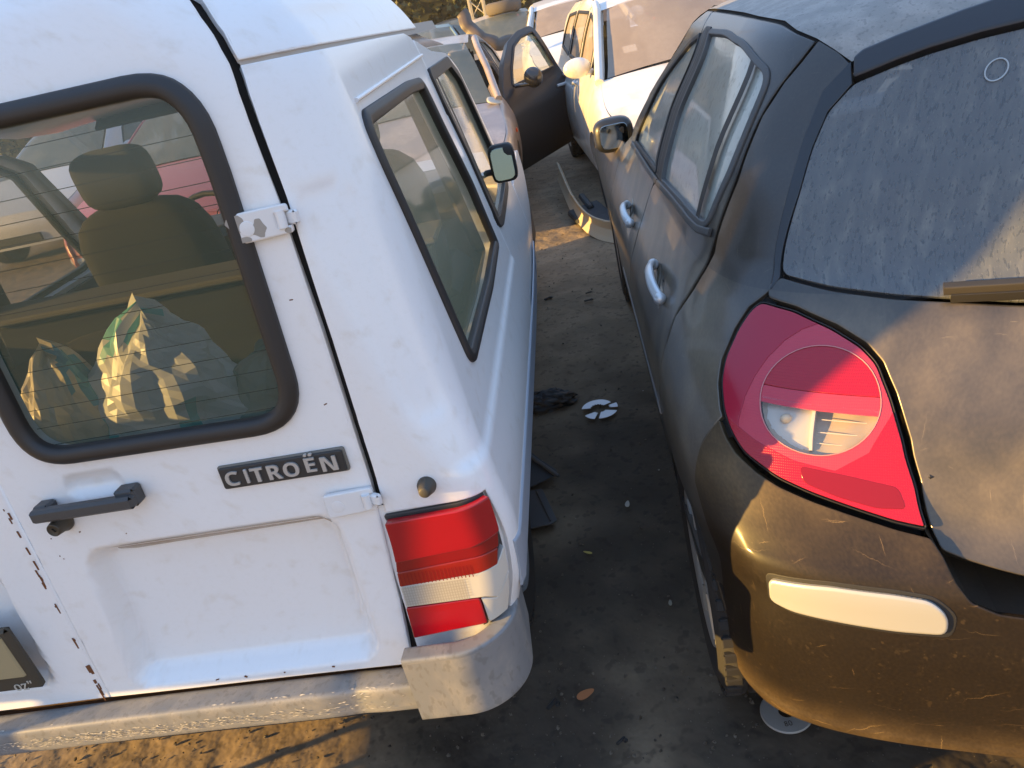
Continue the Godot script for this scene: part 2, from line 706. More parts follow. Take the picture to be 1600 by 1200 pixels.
func materials() -> void:
	M.pole_steel = mat(lin(.42, .37, .27), .6)
	M.black = mat(lin(.012, .012, .013), .55)
	M.gap = mat(lin(.004, .004, .004), .9)
	M.rubber = mat(lin(.022, .021, .021), .5)
	M.tyre = mat(lin(.02, .019, .018), .85)
	var vt := dirt_tex(1024, 11, Color(.915, .915, .915), Color(.86, .84, .81), .011, .60, 1.1, .10, .05, Color(.90, .898, .89, .5))
	M.white = uvs(paint(Color.WHITE, .32, .5), 1.4)
	M.white.albedo_texture = vt
	M.white_plain = paint(lin(.74, .74, .74), .35, .4)
	M.dust_white = mat(lin(.55, .52, .46), .7)
	M.rust = mat(lin(.16, .06, .02), .9)
	M.oldrust = mat(lin(.09, .05, .028), .9)
	var bt := dirt_tex(1024, 21, Color(.52, .50, .47), Color(.80, .76, .69), .028, .50, .72, .8, 0.0, Color(.42, .39, .35, .30))
	M.bumper = mat(Color.WHITE, .55)
	M.bumper.uv1_scale = Vector3(2.6, 9.0, 1)
	M.bumper.albedo_texture = bt
	var bc := dirt_tex(512, 25, Color(.49, .495, .50), Color(.57, .56, .54), .008, .40, .85, .25, 0.0, Color(.40, .395, .385, .4))
	M.dust_film = uvs(mat(Color(1, 1, 1, .55), .9), 2.5)
	M.dust_film.albedo_texture = dirt_tex(256, 15, Color(.70, .66, .62), Color(.62, .55, .47), .012, .35, .7, .6, .4)
	M.dust_film.transparency = BaseMaterial3D.TRANSPARENCY_ALPHA
	M.bumper_cap = uvs(mat(Color.WHITE, .5), 3.0)
	M.bumper_cap.albedo_texture = bc
	M.grey_trim = mat(lin(.34, .38, .44), .45)
	# the hatchback: dark paint under a tan dust that lies thickest on what faces up
	var ct := body_dirt(31, Color(.135, .13, .128), Color(.50, .445, .36), .0, .13)
	M.dark = uvs(paint(Color.WHITE, .38, .5), 1.0)
	M.dark.albedo_texture = ct
	var ct2 := dirt_tex(1024, 41, Color(.53, .52, .50), Color(.62, .60, .575), .010, .3, .8, .5, .1, Color(.42, .41, .40, .5))
	M.dark_roof = uvs(mat(Color.WHITE, .55), 1.3)
	M.dark_roof.albedo_texture = ct2
	var cb := body_dirt(51, Color(.09, .073, .06), Color(.48, .40, .275), 1.0, .17)
	M.dark_bump = uvs(paint(Color.WHITE, .46, .18), 1.0)
	M.dark_bump.metallic_specular = .32
	M.dark_bump.albedo_texture = cb
	M.silver = mat(lin(.40, .40, .385), .36, .35)
	M.silver_trim = mat(lin(.42, .46, .50), .35, .4)
	M.chrome = mat(lin(.7, .7, .7), .18, .9)
	M.handle = mat(lin(.62, .64, .66), .3, .5)
	var gt := dirt_tex(1024, 61, Color(.40, .415, .425), Color(.56, .555, .53), .007, .45, 1.0, .95, .45, Color(.28, .30, .32, .55))
	M.rear_glass = mat(Color(1, 1, 1, .68), .3)
	M.rear_glass.uv1_scale = Vector3(3.2, 1.3, 1)
	M.rear_glass.albedo_texture = gt
	M.rear_glass.transparency = BaseMaterial3D.TRANSPARENCY_ALPHA
	M.rear_glass.clearcoat_enabled = true
	M.rear_glass.clearcoat = .7
	M.rear_glass.clearcoat_roughness = .12
	var st := dirt_tex(512, 71, Color(.66, .68, .65), Color(.72, .73, .69), .006, .4, .7, .3, .3, Color(.52, .54, .51, .5))
	M.side_glass = uvs(mat(Color(1, 1, 1, .86), .28), 2.0)
	M.side_glass.albedo_texture = st
	M.side_glass.transparency = BaseMaterial3D.TRANSPARENCY_ALPHA
	M.side_glass.clearcoat_enabled = true
	M.side_glass.clearcoat = 1.0
	M.side_glass.clearcoat_roughness = .06
	M.van_glass = glass(lin(.03, .075, .06), .52)
	M.van_side_glass = uvs(mat(Color(.66, .70, .58, .46), .28), 2.0)
	M.van_side_glass.transparency = BaseMaterial3D.TRANSPARENCY_ALPHA
	M.van_side_glass.clearcoat_enabled = true
	M.van_side_glass.clearcoat = .8
	M.van_side_glass.clearcoat_roughness = .05
	M.clear_glass = glass(lin(.1, .12, .12), .1)
	M.dusty_glass = tri(mat(Color(1, 1, 1, .62), .4), .9)
	M.dusty_glass.albedo_texture = dirt_tex(256, 77, Color(.66, .60, .55), Color(.74, .68, .62), .008, .3, .7, .3)
	M.dusty_glass.transparency = BaseMaterial3D.TRANSPARENCY_ALPHA
	M.red_lens = paint(lin(.30, .003, .010), .22, .6)
	M.red_dark = paint(lin(.20, .003, .006), .22, .6)
	M.amber_lens = paint(lin(.24, .010, .006), .22, .6)
	M.clear_lens = paint(lin(.52, .50, .45), .25, .8)
	M.lens_rib = mat(lin(.36, .33, .28), .3)
	# hatchback lamp: red plastic over a reflector
	M.lamp_pink = paint(lin(.34, .007, .032), .25, .5)
	M.lamp_rose = paint(lin(.47, .036, .065), .28, .5)
	M.lamp_red = paint(lin(.35, .005, .020), .25, .5)
	M.lamp_deep = paint(lin(.20, .002, .004), .2, .5)
	M.lamp_bowl = mat(lin(.40, .31, .22), .35, .1)
	for k in ["lamp_pink", "lamp_rose", "lamp_red", "lamp_deep", "red_lens", "red_dark", "amber_lens"]:
		M[k].metallic_specular = .35
	# fine prismatic grid in the lower field of the lamp
	var gi := Image.create(32, 32, false, Image.FORMAT_L8)
	for y in 32:
		for x in 32:
			var d := Vector2(x - 15.5, y - 15.5).length() / 16.0
			gi.set_pixel(x, y, Color(1, 1, 1) * clampf(1.0 - d * d, 0, 1))
	gi.convert(Image.FORMAT_RGBA8)
	gi.bump_map_to_normal_map(5.0)
	var gt2 := ImageTexture.create_from_image(gi)
	for k in ["lamp_red", "lamp_rose"]:
		M[k].normal_enabled = true
		M[k].normal_texture = gt2
		M[k].normal_scale = .5
		M[k].uv1_scale = Vector3(260, 260, 1)
	M.cloth = tri(mat(lin(.034, .036, .035), .95), 3.0)
	M.trim_brown = mat(lin(.06, .055, .048), .9)
	M.liner = mat(lin(.16, .14, .12), .9)
	M.plastic = mat(lin(.035, .035, .037), .6)
	M.skin_sheet = mat(lin(.03, .032, .035), .6)

func body_dirt(sd: int, a: Color, b: Color, low: float, grain: float) -> ImageTexture:
	# one metre of body side, v = height: fine dust, thicker on the shoulder and the lower lip, drips and hairline scratches
	var size := 1024
	var n1 := noise_bytes(size, sd, .006, 5)
	var n2 := noise_bytes(size, sd + 1, .11, 2)
	var n3 := noise_bytes(size, sd + 2, .035, 3)
	var t := PackedFloat32Array()
	t.resize(size * size)
	for y in size:
		var h := float(y) / size
		var base := lerpf(.12, .05, low) + (.42 + .02 * low) * smoothstep(.56, .76, h) * (1.0 - .5 * smoothstep(.95, 1.0, h)) + low * .35 * smoothstep(.36, .27, h)
		for x in size:
			var i := y * size + x
			var k := base * (.55 + .9 * n1[i] / 255.0) + grain * (n2[i] / 255.0 - .45) * (.4 + n3[i] / 255.0)
			k = maxf(k, smoothstep(.84, .94, n2[i] / 255.0) * (.15 + .3 * low))
			k = maxf(k, .45 * low * smoothstep(.74, .84, n3[i] / 255.0) * n1[i] / 255.0)
			t[i] = k
	var r := RandomNumberGenerator.new()
	r.seed = sd
	for q in 190:
		# scratches and drips
		var x := r.randf() * size
		var y := r.randf() * size
		var drip := q % 3 == 0
		var ang := PI / 2 + r.randf_range(-.06, .06) if drip else r.randf_range(-.5, .35)
		var ln := r.randf_range(12, 60) if drip else r.randf_range(8, 75) * (.4 + low)
		var amp := r.randf_range(.15, .50) * (.5 + .7 * low)
		for j in int(ln * 2):
			var px := int(x + cos(ang) * j * .5) & 1023
			var py := int(y + sin(ang) * j * .5) & 1023
			t[py * size + px] += amp * sin(PI * j / (ln * 2)) * r.randf_range(.5, 1.0)
			ang += r.randf_range(-.015, .015)
	var out := PackedByteArray()
	out.resize(size * size * 3)
	for i in size * size:
		var c := a.lerp(b, clampf(t[i], 0, 1))
		out[i * 3] = int(c.r * 255)
		out[i * 3 + 1] = int(c.g * 255)
		out[i * 3 + 2] = int(c.b * 255)
	return ImageTexture.create_from_image(Image.create_from_data(size, size, false, Image.FORMAT_RGB8, out))

func ground_mats() -> void:
	var g := dirt_tex(1024, 81, Color(.50, .435, .35), Color(.58, .505, .41), .006, .3, .7, .35, 0.0, Color(.40, .345, .28, .7))
	M.soil = tri(mat(Color.WHITE, .95), .55)
	M.soil.albedo_texture = g
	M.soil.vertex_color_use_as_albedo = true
	var f := FastNoiseLite.new()
	f.seed = 5
	f.frequency = .02
	f.fractal_octaves = 5
	var hm := f.get_seamless_image(512, 512)
	hm.convert(Image.FORMAT_L8)
	M.soil.heightmap_enabled = true
	M.soil.heightmap_texture = ImageTexture.create_from_image(hm)
	M.soil.heightmap_scale = 1.1

# ---------------------------------------------------------------- main
func _ready() -> void:
	rng.seed = 7
	var cam := Camera3D.new()
	cam.name = "camera"
	cam.fov = 53.13
	cam.far = 400.0
	cam.near = 0.05
	# van axis vanishes at (860, -20), the picture is rolled by 13.2 degrees
	cam.transform = Transform3D(Basis(Vector3(0.97777, -0.20493, -0.04438), Vector3(0.16231, 0.87371, -0.45857), Vector3(0.13275, 0.44117, 0.88755)).orthonormalized(), Vector3(0, HC, 0))
	add_child(cam)
	cam.current = true
	var we := WorldEnvironment.new()
	we.name = "world_environment"
	var e := Environment.new()
	e.background_mode = Environment.BG_SKY
	var sm := ProceduralSkyMaterial.new()
	sm.sky_top_color = Color(.58, .715, .90)
	sm.sky_horizon_color = Color(.92, .91, .86)
	sm.sky_curve = .16
	sm.ground_bottom_color = Color(.30, .26, .21)
	sm.ground_horizon_color = Color(.62, .56, .48)
	sm.sun_angle_max = 80.0
	sm.sun_curve = .10
	sm.sky_energy_multiplier = 1.0
	var sky := Sky.new()
	sky.sky_material = sm
	e.sky = sky
	e.background_energy_multiplier = 0.6
	e.tonemap_mode = Environment.TONE_MAPPER_LINEAR
	e.tonemap_exposure = 2.9
	e.sdfgi_enabled = true
	e.ssao_enabled = true
	e.ssil_enabled = true
	e.fog_enabled = true
	e.fog_density = 0.0012
	e.fog_light_color = Color(.93, .86, .76)
	we.environment = e
	add_child(we)
	var sun := DirectionalLight3D.new()
	sun.name = "sun"
	sun.light_energy = 1.6
	sun.light_color = Color(1.0, .80, .45)
	sun.light_angular_distance = 0.5
	sun.shadow_enabled = true
	var to_sun := Vector3(-1.0, .22, .33).normalized()
	sun.look_at_from_position(Vector3.ZERO, -to_sun, Vector3.UP)
	add_child(sun)
	charts()
	materials()
	ground_mats()
	ground()
	white_van()
	van_inside()
	hatchback()
	yard()
	litter()

func ground() -> void:
	org = Vector3.ZERO
	var nz := FastNoiseLite.new()
	nz.seed = 3
	nz.frequency = .9
	nz.fractal_octaves = 4
	var st := FastNoiseLite.new()
	st.seed = 9
	st.frequency = .75
	st.fractal_octaves = 4
	var xs := PackedFloat64Array([-250, -90, -40, -20, -12, -8, -5.5, -4])
	for i in 131:
		xs.append(-3.0 + i * .04)
	xs.append_array([2.6, 3.2, 4.2, 6, 9, 14, 22, 40, 90, 250])
	var zs := PackedFloat64Array([-250, -90, -50, -34, -25, -18, -13, -10.5])
	for i in 241:
		zs.append(-9.4 + i * .04)
	zs.append_array([.6, 1.2, 2.5, 5, 9, 16, 30, 60, 250])
	var mb := MB.new()
	for z in zs:
		for x in xs:
			var y := nz.get_noise_2d(x * 1.0, z) * .016 + nz.get_noise_2d(x * 6 + 40, z * 6) * .007
			y *= clampf(1.4 - Vector2(x, z + 4).length() * .08, 0, 1)
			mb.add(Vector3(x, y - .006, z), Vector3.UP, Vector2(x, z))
			# oil stains plus the shade between the two vehicles, both put into the colour
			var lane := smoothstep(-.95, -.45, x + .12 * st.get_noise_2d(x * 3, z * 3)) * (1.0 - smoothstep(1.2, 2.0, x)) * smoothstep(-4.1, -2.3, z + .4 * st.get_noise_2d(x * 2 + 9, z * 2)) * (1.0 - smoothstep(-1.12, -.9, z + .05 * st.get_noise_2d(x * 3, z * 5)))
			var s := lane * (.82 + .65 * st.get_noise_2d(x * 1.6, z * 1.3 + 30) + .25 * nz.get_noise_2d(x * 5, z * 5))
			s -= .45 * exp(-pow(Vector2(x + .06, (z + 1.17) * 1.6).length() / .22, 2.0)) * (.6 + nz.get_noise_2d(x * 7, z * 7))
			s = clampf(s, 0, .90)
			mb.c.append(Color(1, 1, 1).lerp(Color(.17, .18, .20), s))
	var w := xs.size()
	for j in zs.size() - 1:
		for i in w - 1:
			mb.quad(j * w + i, j * w + i + 1, (j + 1) * w + i + 1, (j + 1) * w + i)
	# normals from the relief
	for j in range(1, zs.size() - 1):
		for i in range(1, w - 1):
			var a := mb.v[j * w + i + 1] - mb.v[j * w + i - 1]
			var b := mb.v[(j + 1) * w + i] - mb.v[(j - 1) * w + i]
			mb.n[j * w + i] = b.cross(a).normalized()
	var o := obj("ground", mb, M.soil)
	o.set_meta("kind", "structure")

# ---------------------------------------------------------------- white van
const GAPX := [-.460, .567, -.447, .70, -.435, .866, -.431, .982, -.432, 1.238, -.436, 1.447, -.451, 1.639, -.464, 1.68, -.490, 1.73, -.56, 1.79, -.66, 1.84]
var van: Node3D

func shifted(flat: Array, d: float) -> Array:
	var o := []
	for i in range(0, flat.size(), 2):
		o.append(flat[i] + d)
		o.append(flat[i + 1])
	return o

func rev(flat: Array) -> Array:
	var o := []
	for i in range(flat.size() - 2, -1, -2):
		o.append(flat[i])
		o.append(flat[i + 1])
	return o

func sd_rbox(p: Vector2, c: Vector2, h: Vector2, r: float) -> float:
	var q := (p - c).abs() - h + Vector2(r, r)
	return Vector2(maxf(q.x, 0), maxf(q.y, 0)).length() + minf(maxf(q.x, q.y), 0) - r

func door_relief(p: Vector2) -> float:
	# p in the tail chart: back to x, then the pressed panel, the grip scoop and small dents
	var x := p.x + vxs.at(p.y) - vr.at(p.y)
	var q := Vector2(x, p.y)
	var k := clampf((p.y - .59) / .33, 0, 1)
	var d := sd_rbox(q, Vector2(-.775 + .015 * k, .752), Vector2(.262 - .012 * k, .168), .05)
	var o := -.042 * (1.0 - smoothstep(-.034, .0, d))
	var s := sd_rbox(q, Vector2(-.925, 1.043), Vector2(.056, .024), .022)
	o -= .012 * (1.0 - smoothstep(-.016, .003, s))
	o += .0012 * sin(q.x * 9.0 + 1.0) * sin(q.y * 7.0)
	return o

func loop_path(f: Callable, sg: float, poly: PackedVector2Array, off: float) -> Array:
	var pts := PackedVector3Array()
	var ups := PackedVector3Array()
	for p in poly:
		var nn := c_nrm(f, p, sg)
		pts.append(f.call(p) + nn * off)
		ups.append(nn)
	return [pts, ups]

func white_van() -> void:
	van = thing("white_van", "white van with rear doors, black sealed rear window and scuffed grey bumper", "van", Vector3(VCX, 0, -3.0))
	var L := van_l
	var R := van_m
	var wx := -.755
	# window opening in the rear door, as x and height
	var win2 := []
	for p in rp([-1.017, 1.652, -1.017, 1.098, -.508, 1.090, -.498, 1.648], .09, .02, {3: .11, 0: .11}):
		win2.append_array([p.x, p.y])
	var winp := rp(vp(win2), 0.0, .015)
	var hole := inset(winp, .012)
	# ---- rear door
	var out := rp(vp([-1.096, .573] + shifted(GAPX, -.0065) + [-.72, 1.85, -1.0, 1.856, -1.096, 1.856, -1.096, .575]), .0, .02)
	var mb := MB.new()
	panel(mb, L, 1.0, out, [hole], .011, 0.0, .03, .004, door_relief)
	var door := obj("rear_door", mb, M.white, van)
	door.set_meta("label", "rear door with hinges, grip handle and a pressed lower panel")
	mb = MB.new()
	panel(mb, L, 1.0, rp(vp([-.968, .886, -.955, .909, -.90, .914, -.70, .917, -.545, .915, -.525, .900, -.54, .886, -.70, .884, -.86, .883, -.93, .882]), .006, .012), [], .012, .0007, .0, .0, door_relief)
	obj("dust_film", mb, M.dust_film, door)
	mb = MB.new()
	var lp := loop_path(L, 1.0, inset(winp, .012), .004)
	sweep(mb, lp[0], lp[1], rp([-.018, -.012, .014, -.012, .015, .005, .008, .013, -.005, .014, -.017, .006], .005, .004), true)
	obj("window_seal", mb, M.rubber, door)
	mb = MB.new()
	panel(mb, L, 1.0, inset(winp, .016), [], .06, -.006, .004, 0.0)
	obj("window_pane", mb, M.van_glass, door)
	# demister wires printed on the pane
	mb = MB.new()
	for i in 15:
		var h := 1.125 + i * .0335
		strip(mb, L, 1.0, dense(vp([-.985, h, -.535, h]), .08), .0012, -.0105)
	obj("demister_wires", mb, mat(lin(.03, .02, .015), .6), door).set_meta("kind", "stuff")
	# ---- left rear door, the same pressing mirrored
	mb = MB.new()
	var outl := rp(vp([-1.104, .573] + shifted(GAPX, -.0065) + [-.72, 1.85, -1.0, 1.856, -1.104, 1.856, -1.104, .575]), .0, .02)
	panel(mb, R, -1.0, outl, [hole], .013, 0.0, .03, .004, func(p: Vector2) -> float:
		var x := p.x + vxs.at(p.y) - vr.at(p.y)
		var d := sd_rbox(Vector2(x, p.y), Vector2(-.79, .765), Vector2(.22, .15), .04)
		return -.036 * (1.0 - smoothstep(-.028, .0, d)))
	var ldoor := obj("rear_door", mb, M.white, van)
	mb = MB.new()
	lp = loop_path(R, -1.0, inset(winp, .012), .004)
	sweep(mb, lp[0], lp[1], rp([-.018, -.012, .014, -.012, .015, .005, .008, .013, -.005, .014, -.017, .006], .005, .004), true)
	obj("window_seal", mb, M.rubber, ldoor)
	mb = MB.new()
	panel(mb, R, -1.0, inset(winp, .016), [], .06, -.006, .004, 0.0)
	obj("window_pane", mb, M.van_glass, ldoor)
	# number plate with its dark frame, low on the left door
	mb = MB.new()
	var z0 := -1.035
	bx(mb, Vector3(-1.45, .715, z0), Vector3(.50, .155, .018), .006)
	obj("plate_frame", mb, mat(lin(.05, .042, .03), .6), ldoor)
	mb = MB.new()
	bx(mb, Vector3(-1.45, .728, z0 + .008), Vector3(.47, .105, .01), .003)
	obj("number_plate", mb, tri(mat(lin(.34, .28, .16), .6), 4.0), ldoor)
	var tm := TextMesh.new()
	tm.text = "oz\""
	var sf := SystemFont.new()
	sf.font_names = PackedStringArray(["Droid Serif"])
	sf.font_italic = true
	tm.font = sf
	tm.font_size = 28
	tm.pixel_size = .0011
	tm.depth = .0012
	var lt := MeshInstance3D.new()
	lt.name = "lettering"
	lt.mesh = tm
	lt.material_override = mat(lin(.5, .48, .42), .6)
	lt.position = Vector3(-1.235, .652, z0 + .0102) - org
	ldoor.add_child(lt, true)
	# ---- fixings on the rear door
	door_fittings(door)
	# ---- quarter panel and flank
	var w1 := rp([.262, 1.522, .70, 1.522, .855, 1.514, .915, 1.40, 1.035, 1.234, 1.112, 1.046, .81, 1.036, .375, 1.046, .345, 1.062, .330, 1.12, .284, 1.304, .250, 1.44, .246, 1.50], .02, .02)
	var lampx := [-.425, .905]
	var arch := []
	for i in 13:
		var a := PI * i / 12.0
		arch.append(.93 - .36 * cos(a))
		arch.append(.46 + .17 * sin(a))
	var flank := [.16, .50, .50, .46] + arch + [1.30, .46, 1.335, .9, 1.26, 1.05, 1.06, 1.35, .985, 1.605, .93, 1.617, .70, 1.622, .22, 1.630]
	var gap_hi := []
	for i in range(0, GAPX.size(), 2):
		if GAPX[i + 1] > .88 and GAPX[i + 1] < 1.636:
			gap_hi.append(GAPX[i] + .0055)
			gap_hi.append(GAPX[i + 1])
	var left := vp(rev([-.428, .902] + gap_hi + [-.445, 1.634]))
	var fp := rp(flank + left + [.128, .905, .140, .80, .140, .62], .0, .02, {})
	for side in 2:
		var F: Callable = L if side == 0 else R
		var sg := 1.0 if side == 0 else -1.0
		mb = MB.new()
		var rel := func(p: Vector2) -> float:
			var o := 0.0
			# swage line above the lamp and along the flank
			var d := p.y - (.955 if p.x < .5 else .955 + .0)
			o += .005 * (1.0 - smoothstep(-.004, .012, d)) * smoothstep(.02, .12, p.x)
			# soft pressing in the corner pillar
			var q := sd_rbox(p, Vector2(.10, 1.25), Vector2(.04, .20), .03)
			o -= .003 * (1.0 - smoothstep(-.01, .01, q))
			return o
		panel(mb, F, sg, fp, [w1], .02, 0.0, .03, .003, rel)
		obj("flank_panel", mb, M.white, van)
		mb = MB.new()
		lp = loop_path(F, sg, inset(w1, .008), .002)
		sweep(mb, lp[0], lp[1], rp([-.014, -.012, .014, -.012, .014, .004, .0, .009, -.014, .004], .004, .004), true)
		var seal := obj("side_window_seal", mb, M.rubber, van)
		mb = MB.new()
		panel(mb, F, sg, inset(w1, .010), [], .08, -.008, .004, 0.0)
		obj("side_window_pane", mb, M.van_side_glass, van)
		# front door with its window
		mb = MB.new()
		var fd := rp([1.343, .46, 1.343, .9, 1.268, 1.05, 1.068, 1.35, .993, 1.60, 1.20, 1.555, 1.45, 1.532, 1.58, 1.48, 1.80, 1.26, 2.02, 1.05, 2.06, .95, 2.06, .46], .02, .03)
		var w2 := rp([1.012, 1.515, 1.40, 1.515, 1.52, 1.46, 1.72, 1.22, 1.86, 1.075, 1.80, 1.055, 1.34, 1.048, 1.268, 1.06, 1.145, 1.29, 1.04, 1.44], .015, .03)
		panel(mb, F, sg, fd, [w2], .04, 0.0, .03, .003)
		var fdo := obj("front_door", mb, M.white, van)
		mb = MB.new()
		lp = loop_path(F, sg, inset(w2, .006), .002)
		sweep(mb, lp[0], lp[1], rp([-.016, -.01, .016, -.01, .016, .005, -.016, .005], .003, .004), true)
		obj("window_seal", mb, M.rubber, fdo)
		mb = MB.new()
		panel(mb, F, sg, inset(w2, .008), [], .1, -.008, .004, 0.0)
		obj("window_pane", mb, M.van_side_glass, fdo)
		mb = MB.new()
		strip(mb, F, sg, dense([1.075, 1.512, 1.32, 1.052], .05), .022, .004)
		obj("window_divider", mb, M.black, fdo)
		mb = MB.new()
		strip(mb, F, sg, dense([1.045, 1.512, 1.285, 1.062], .05), .016, .003)
		obj("window_frame", mb, mat(lin(.42, .43, .42), .5, .3), fdo)
		# front wing down to the nose
		mb = MB.new()
		var fa := []
		for i in 13:
			var a := PI * i / 12.0
			fa.append(3.35 - .36 * cos(a))
			fa.append(.42 + .21 * sin(a))
		var wing := rp([2.07, .42] + fa + [3.95, .42, 4.03, .60, 4.0, .80, 3.2, .93, 2.30, .985, 2.07, 1.0], .0, .04)
		panel(mb, F, sg, wing, [], .05, 0.0, .03, .003)
		obj("front_wing", mb, M.white, van)
		# rubbing strip low on the flank
		mb = MB.new()
		var pts := PackedVector3Array()
		var ups := PackedVector3Array()
		for i in 40:
			var s := .17 + i * .048
			var q := Vector2(s, .735)
			var nn := c_nrm(F, q, sg)
			pts.append(F.call(q) + nn * .002)
			ups.append(nn)
		sweep(mb, pts, ups, rp([-.055, 0, .055, 0, .05, .006, -.05, .006], .003, .004))
		obj("rubbing_strip", mb, M.grey_trim, van)
		# thin gutter ridge over the windows
		mb = MB.new()
		pts = PackedVector3Array()
		ups = PackedVector3Array()
		for i in 26:
			var s := .252 + i * .030
			var q := Vector2(s, 1.544 + .018 * (s - .25))
			var nn := c_nrm(F, q, sg)
			pts.append(F.call(q) + nn * .001)
			ups.append(nn)
		sweep(mb, pts, ups, ell(.004, .006, 8))
		obj("gutter", mb, M.white_plain, van)
		# roof side above the seam
		mb = MB.new()
		var gtop := []
		for i in range(0, GAPX.size(), 2):
			if GAPX[i + 1] > 1.64:
				gtop.append(GAPX[i] + .0055)
				gtop.append(GAPX[i + 1])
		var rs := rp(vp([-.446, 1.641] + gtop + [-.72, 1.858]) + [.30, 1.859, .82, 1.857, .95, 1.80, 1.08, 1.70, 1.13, 1.619, 1.0, 1.622, .70, 1.628, .22, 1.637], .0, .025)
		panel(mb, F, sg, rs, [], .025, 0.0, .012, .002, func(p: Vector2) -> float:
			return -.0025 * (1.0 - smoothstep(.0, .004, absf(p.y - 1.693 + .01 * p.x))))
		obj("roof_side", mb, M.white, van)
		# dark joints behind the gaps
		mb = MB.new()
		strip(mb, F, sg, dense(vp(GAPX), .03), .04, -.016)
		obj("joint", mb, M.gap, van)
		mb = MB.new()
		strip(mb, F, sg, dense([.09, 1.637, .224, 1.633, .703, 1.625, 1.5, 1.615], .05), .024, -.0035)
		var seam := obj("roof_seam", mb, mat(lin(.42, .36, .30), .9), van)
		# tail lamp
		tail_lamp(F, sg)
		# wheels
		for zz in [-1.80, -4.25]:
			wheel(van, Vector3((-.42 if side == 0 else 2 * VCX + .42) + (-.07 if zz < -4 and side == 0 else 0.0), .29, zz), .29, .075, 1.0 if side == 0 else -1.0, "plain")
	mb = MB.new()
	strip(mb, L, 1.0, dense(vp([-1.10, .575, -1.10, 1.85]), .05), .05, -.016)
	obj("joint", mb, M.oldrust, van)
	# rust along the open edge between the doors
	mb = MB.new()
	for i in 26:
		var h := .58 + rng.randf() * .45
		var q := van_l(Vector2(vsx(-1.1075, h), h))
		bx(mb, q + Vector3(rng.randf_range(-.003, .004), 0, .0006), Vector3(rng.randf_range(.002, .004), rng.randf_range(.004, .03), .0012), .0004)
	obj("rust_flakes", mb, M.rust, van).set_meta("kind", "stuff")
	# roof
	mb = MB.new()
	var rows := []
	for i in 24:
		var z := lerpf(-1.25, -2.08, i / 23.0)
		var row := []
		for j in 25:
			var t := lerpf(-1, 1, j / 24.0)
			var x := VCX + t * .405
			var y := 1.858 + .018 * (1.0 - t * t) * clampf(i / 3.0, 0, 1) - .03 * maxf(0, i - 18) / 5.0
			row.append(mb.add(Vector3(x, y, z), Vector3(t * .1, 1, 0).normalized(), Vector2(x, z)))
		rows.append(row)
	for i in 23:
		for j in 24:
			mb.quad(rows[i][j], rows[i][j + 1], rows[i + 1][j + 1], rows[i + 1][j])
	obj("roof", mb, M.white, van)
	# windscreen, bonnet, nose
	mb = MB.new()
	sheet(mb, [Vector3(VCX, 1.846, -2.075), Vector3(VCX, 1.80, -2.16), Vector3(VCX, 1.70, -2.28), Vector3(VCX, 1.615, -2.42), Vector3(VCX, 1.585, -2.6), Vector3(VCX, 1.57, -2.80)], [.42, .54, .64, .715, .735, .72], .025)
	obj("roof_front", mb, M.white, van)
	mb = MB.new()
	sheet(mb, [Vector3(VCX, 1.575, -2.80), Vector3(VCX, 1.3, -3.06), Vector3(VCX, 1.02, -3.36)], [.70, .725, .745], .03)
	obj("windscreen", mb, M.clear_glass, van)
	mb = MB.new()
	sheet(mb, [Vector3(VCX, 1.01, -3.36), Vector3(VCX, .97, -3.7), Vector3(VCX, .90, -4.6), Vector3(VCX, .80, -5.02), Vector3(VCX, .66, -5.12), Vector3(VCX, .36, -5.14)], [.77, .76, .70, .66, .66, .66], .03)
	obj("bonnet", mb, M.white, van)
	# bumper bar: a scuffed rounded bar with a dent, and the corner cap
	mb = MB.new()
	var bp := PackedVector3Array()
	var bu := PackedVector3Array()
	for i in 90:
		var x := lerpf(-1.80, -.448, i / 89.0)
		var dent := exp(-pow((x + .575) / .035, 2.0))
		bp.append(Vector3(x, .535 - .008 * dent + .004 * sin(x * 5.0), -1.022 - .010 * dent - .012 * absf(x - VCX) * absf(x - VCX)))
		bu.append(Vector3.UP)
	sweep(mb, bp, bu, rp([-.035, -.03, .02, -.034, .036, -.018, .038, .006, .026, .026, -.035, .036], .012, .005))
	var bar := obj("bumper_bar", mb, M.bumper_cap, van)
	# plastic scraped up in pale slivers along the bar
	mb = MB.new()
	for i in 1100:
		var x := -1.05 + .28 * (rng.randf() + rng.randf() + rng.randf() - 1.5) * 1.15 if i % 3 else rng.randf_range(-1.75, -.47)
		var h := .549 + rng.randf_range(-.020, .020) * (1.0 if i % 3 else 1.2)
		var lift := clampf((h - .541) / .020, 0, 1)
		var c := Vector3(x, h, -1.022 - .012 * (x - VCX) * (x - VCX) + .0385 - .012 * lift)
		var ln := rng.randf_range(.0015, .007)
		var wd := rng.randf_range(.0004, .0011)
		var dr := Vector3(1, rng.randf_range(-.35, .35), 0).normalized() * ln
		var nn := Vector3(0, .75 * lift, 1.0 - .5 * lift).normalized()
		var up := nn.cross(dr).normalized() * wd
		var a := mb.add(c - dr + nn * .0004, nn)
		mb.add(c + up + nn * .0012, nn)
		mb.add(c + dr + nn * .0004, nn)
		mb.add(c - up + nn * .0008, nn)
		mb.quad(a, a + 1, a + 2, a + 3)
	obj("scuff_slivers", mb, mat(lin(.54, .51, .45), .75), bar).set_meta("kind", "stuff")
	mb = MB.new()
	bx(mb, Vector3(VCX, .55, -1.10), Vector3(1.3, .06, .04), .004)
	obj("rear_sill", mb, M.oldrust, van)
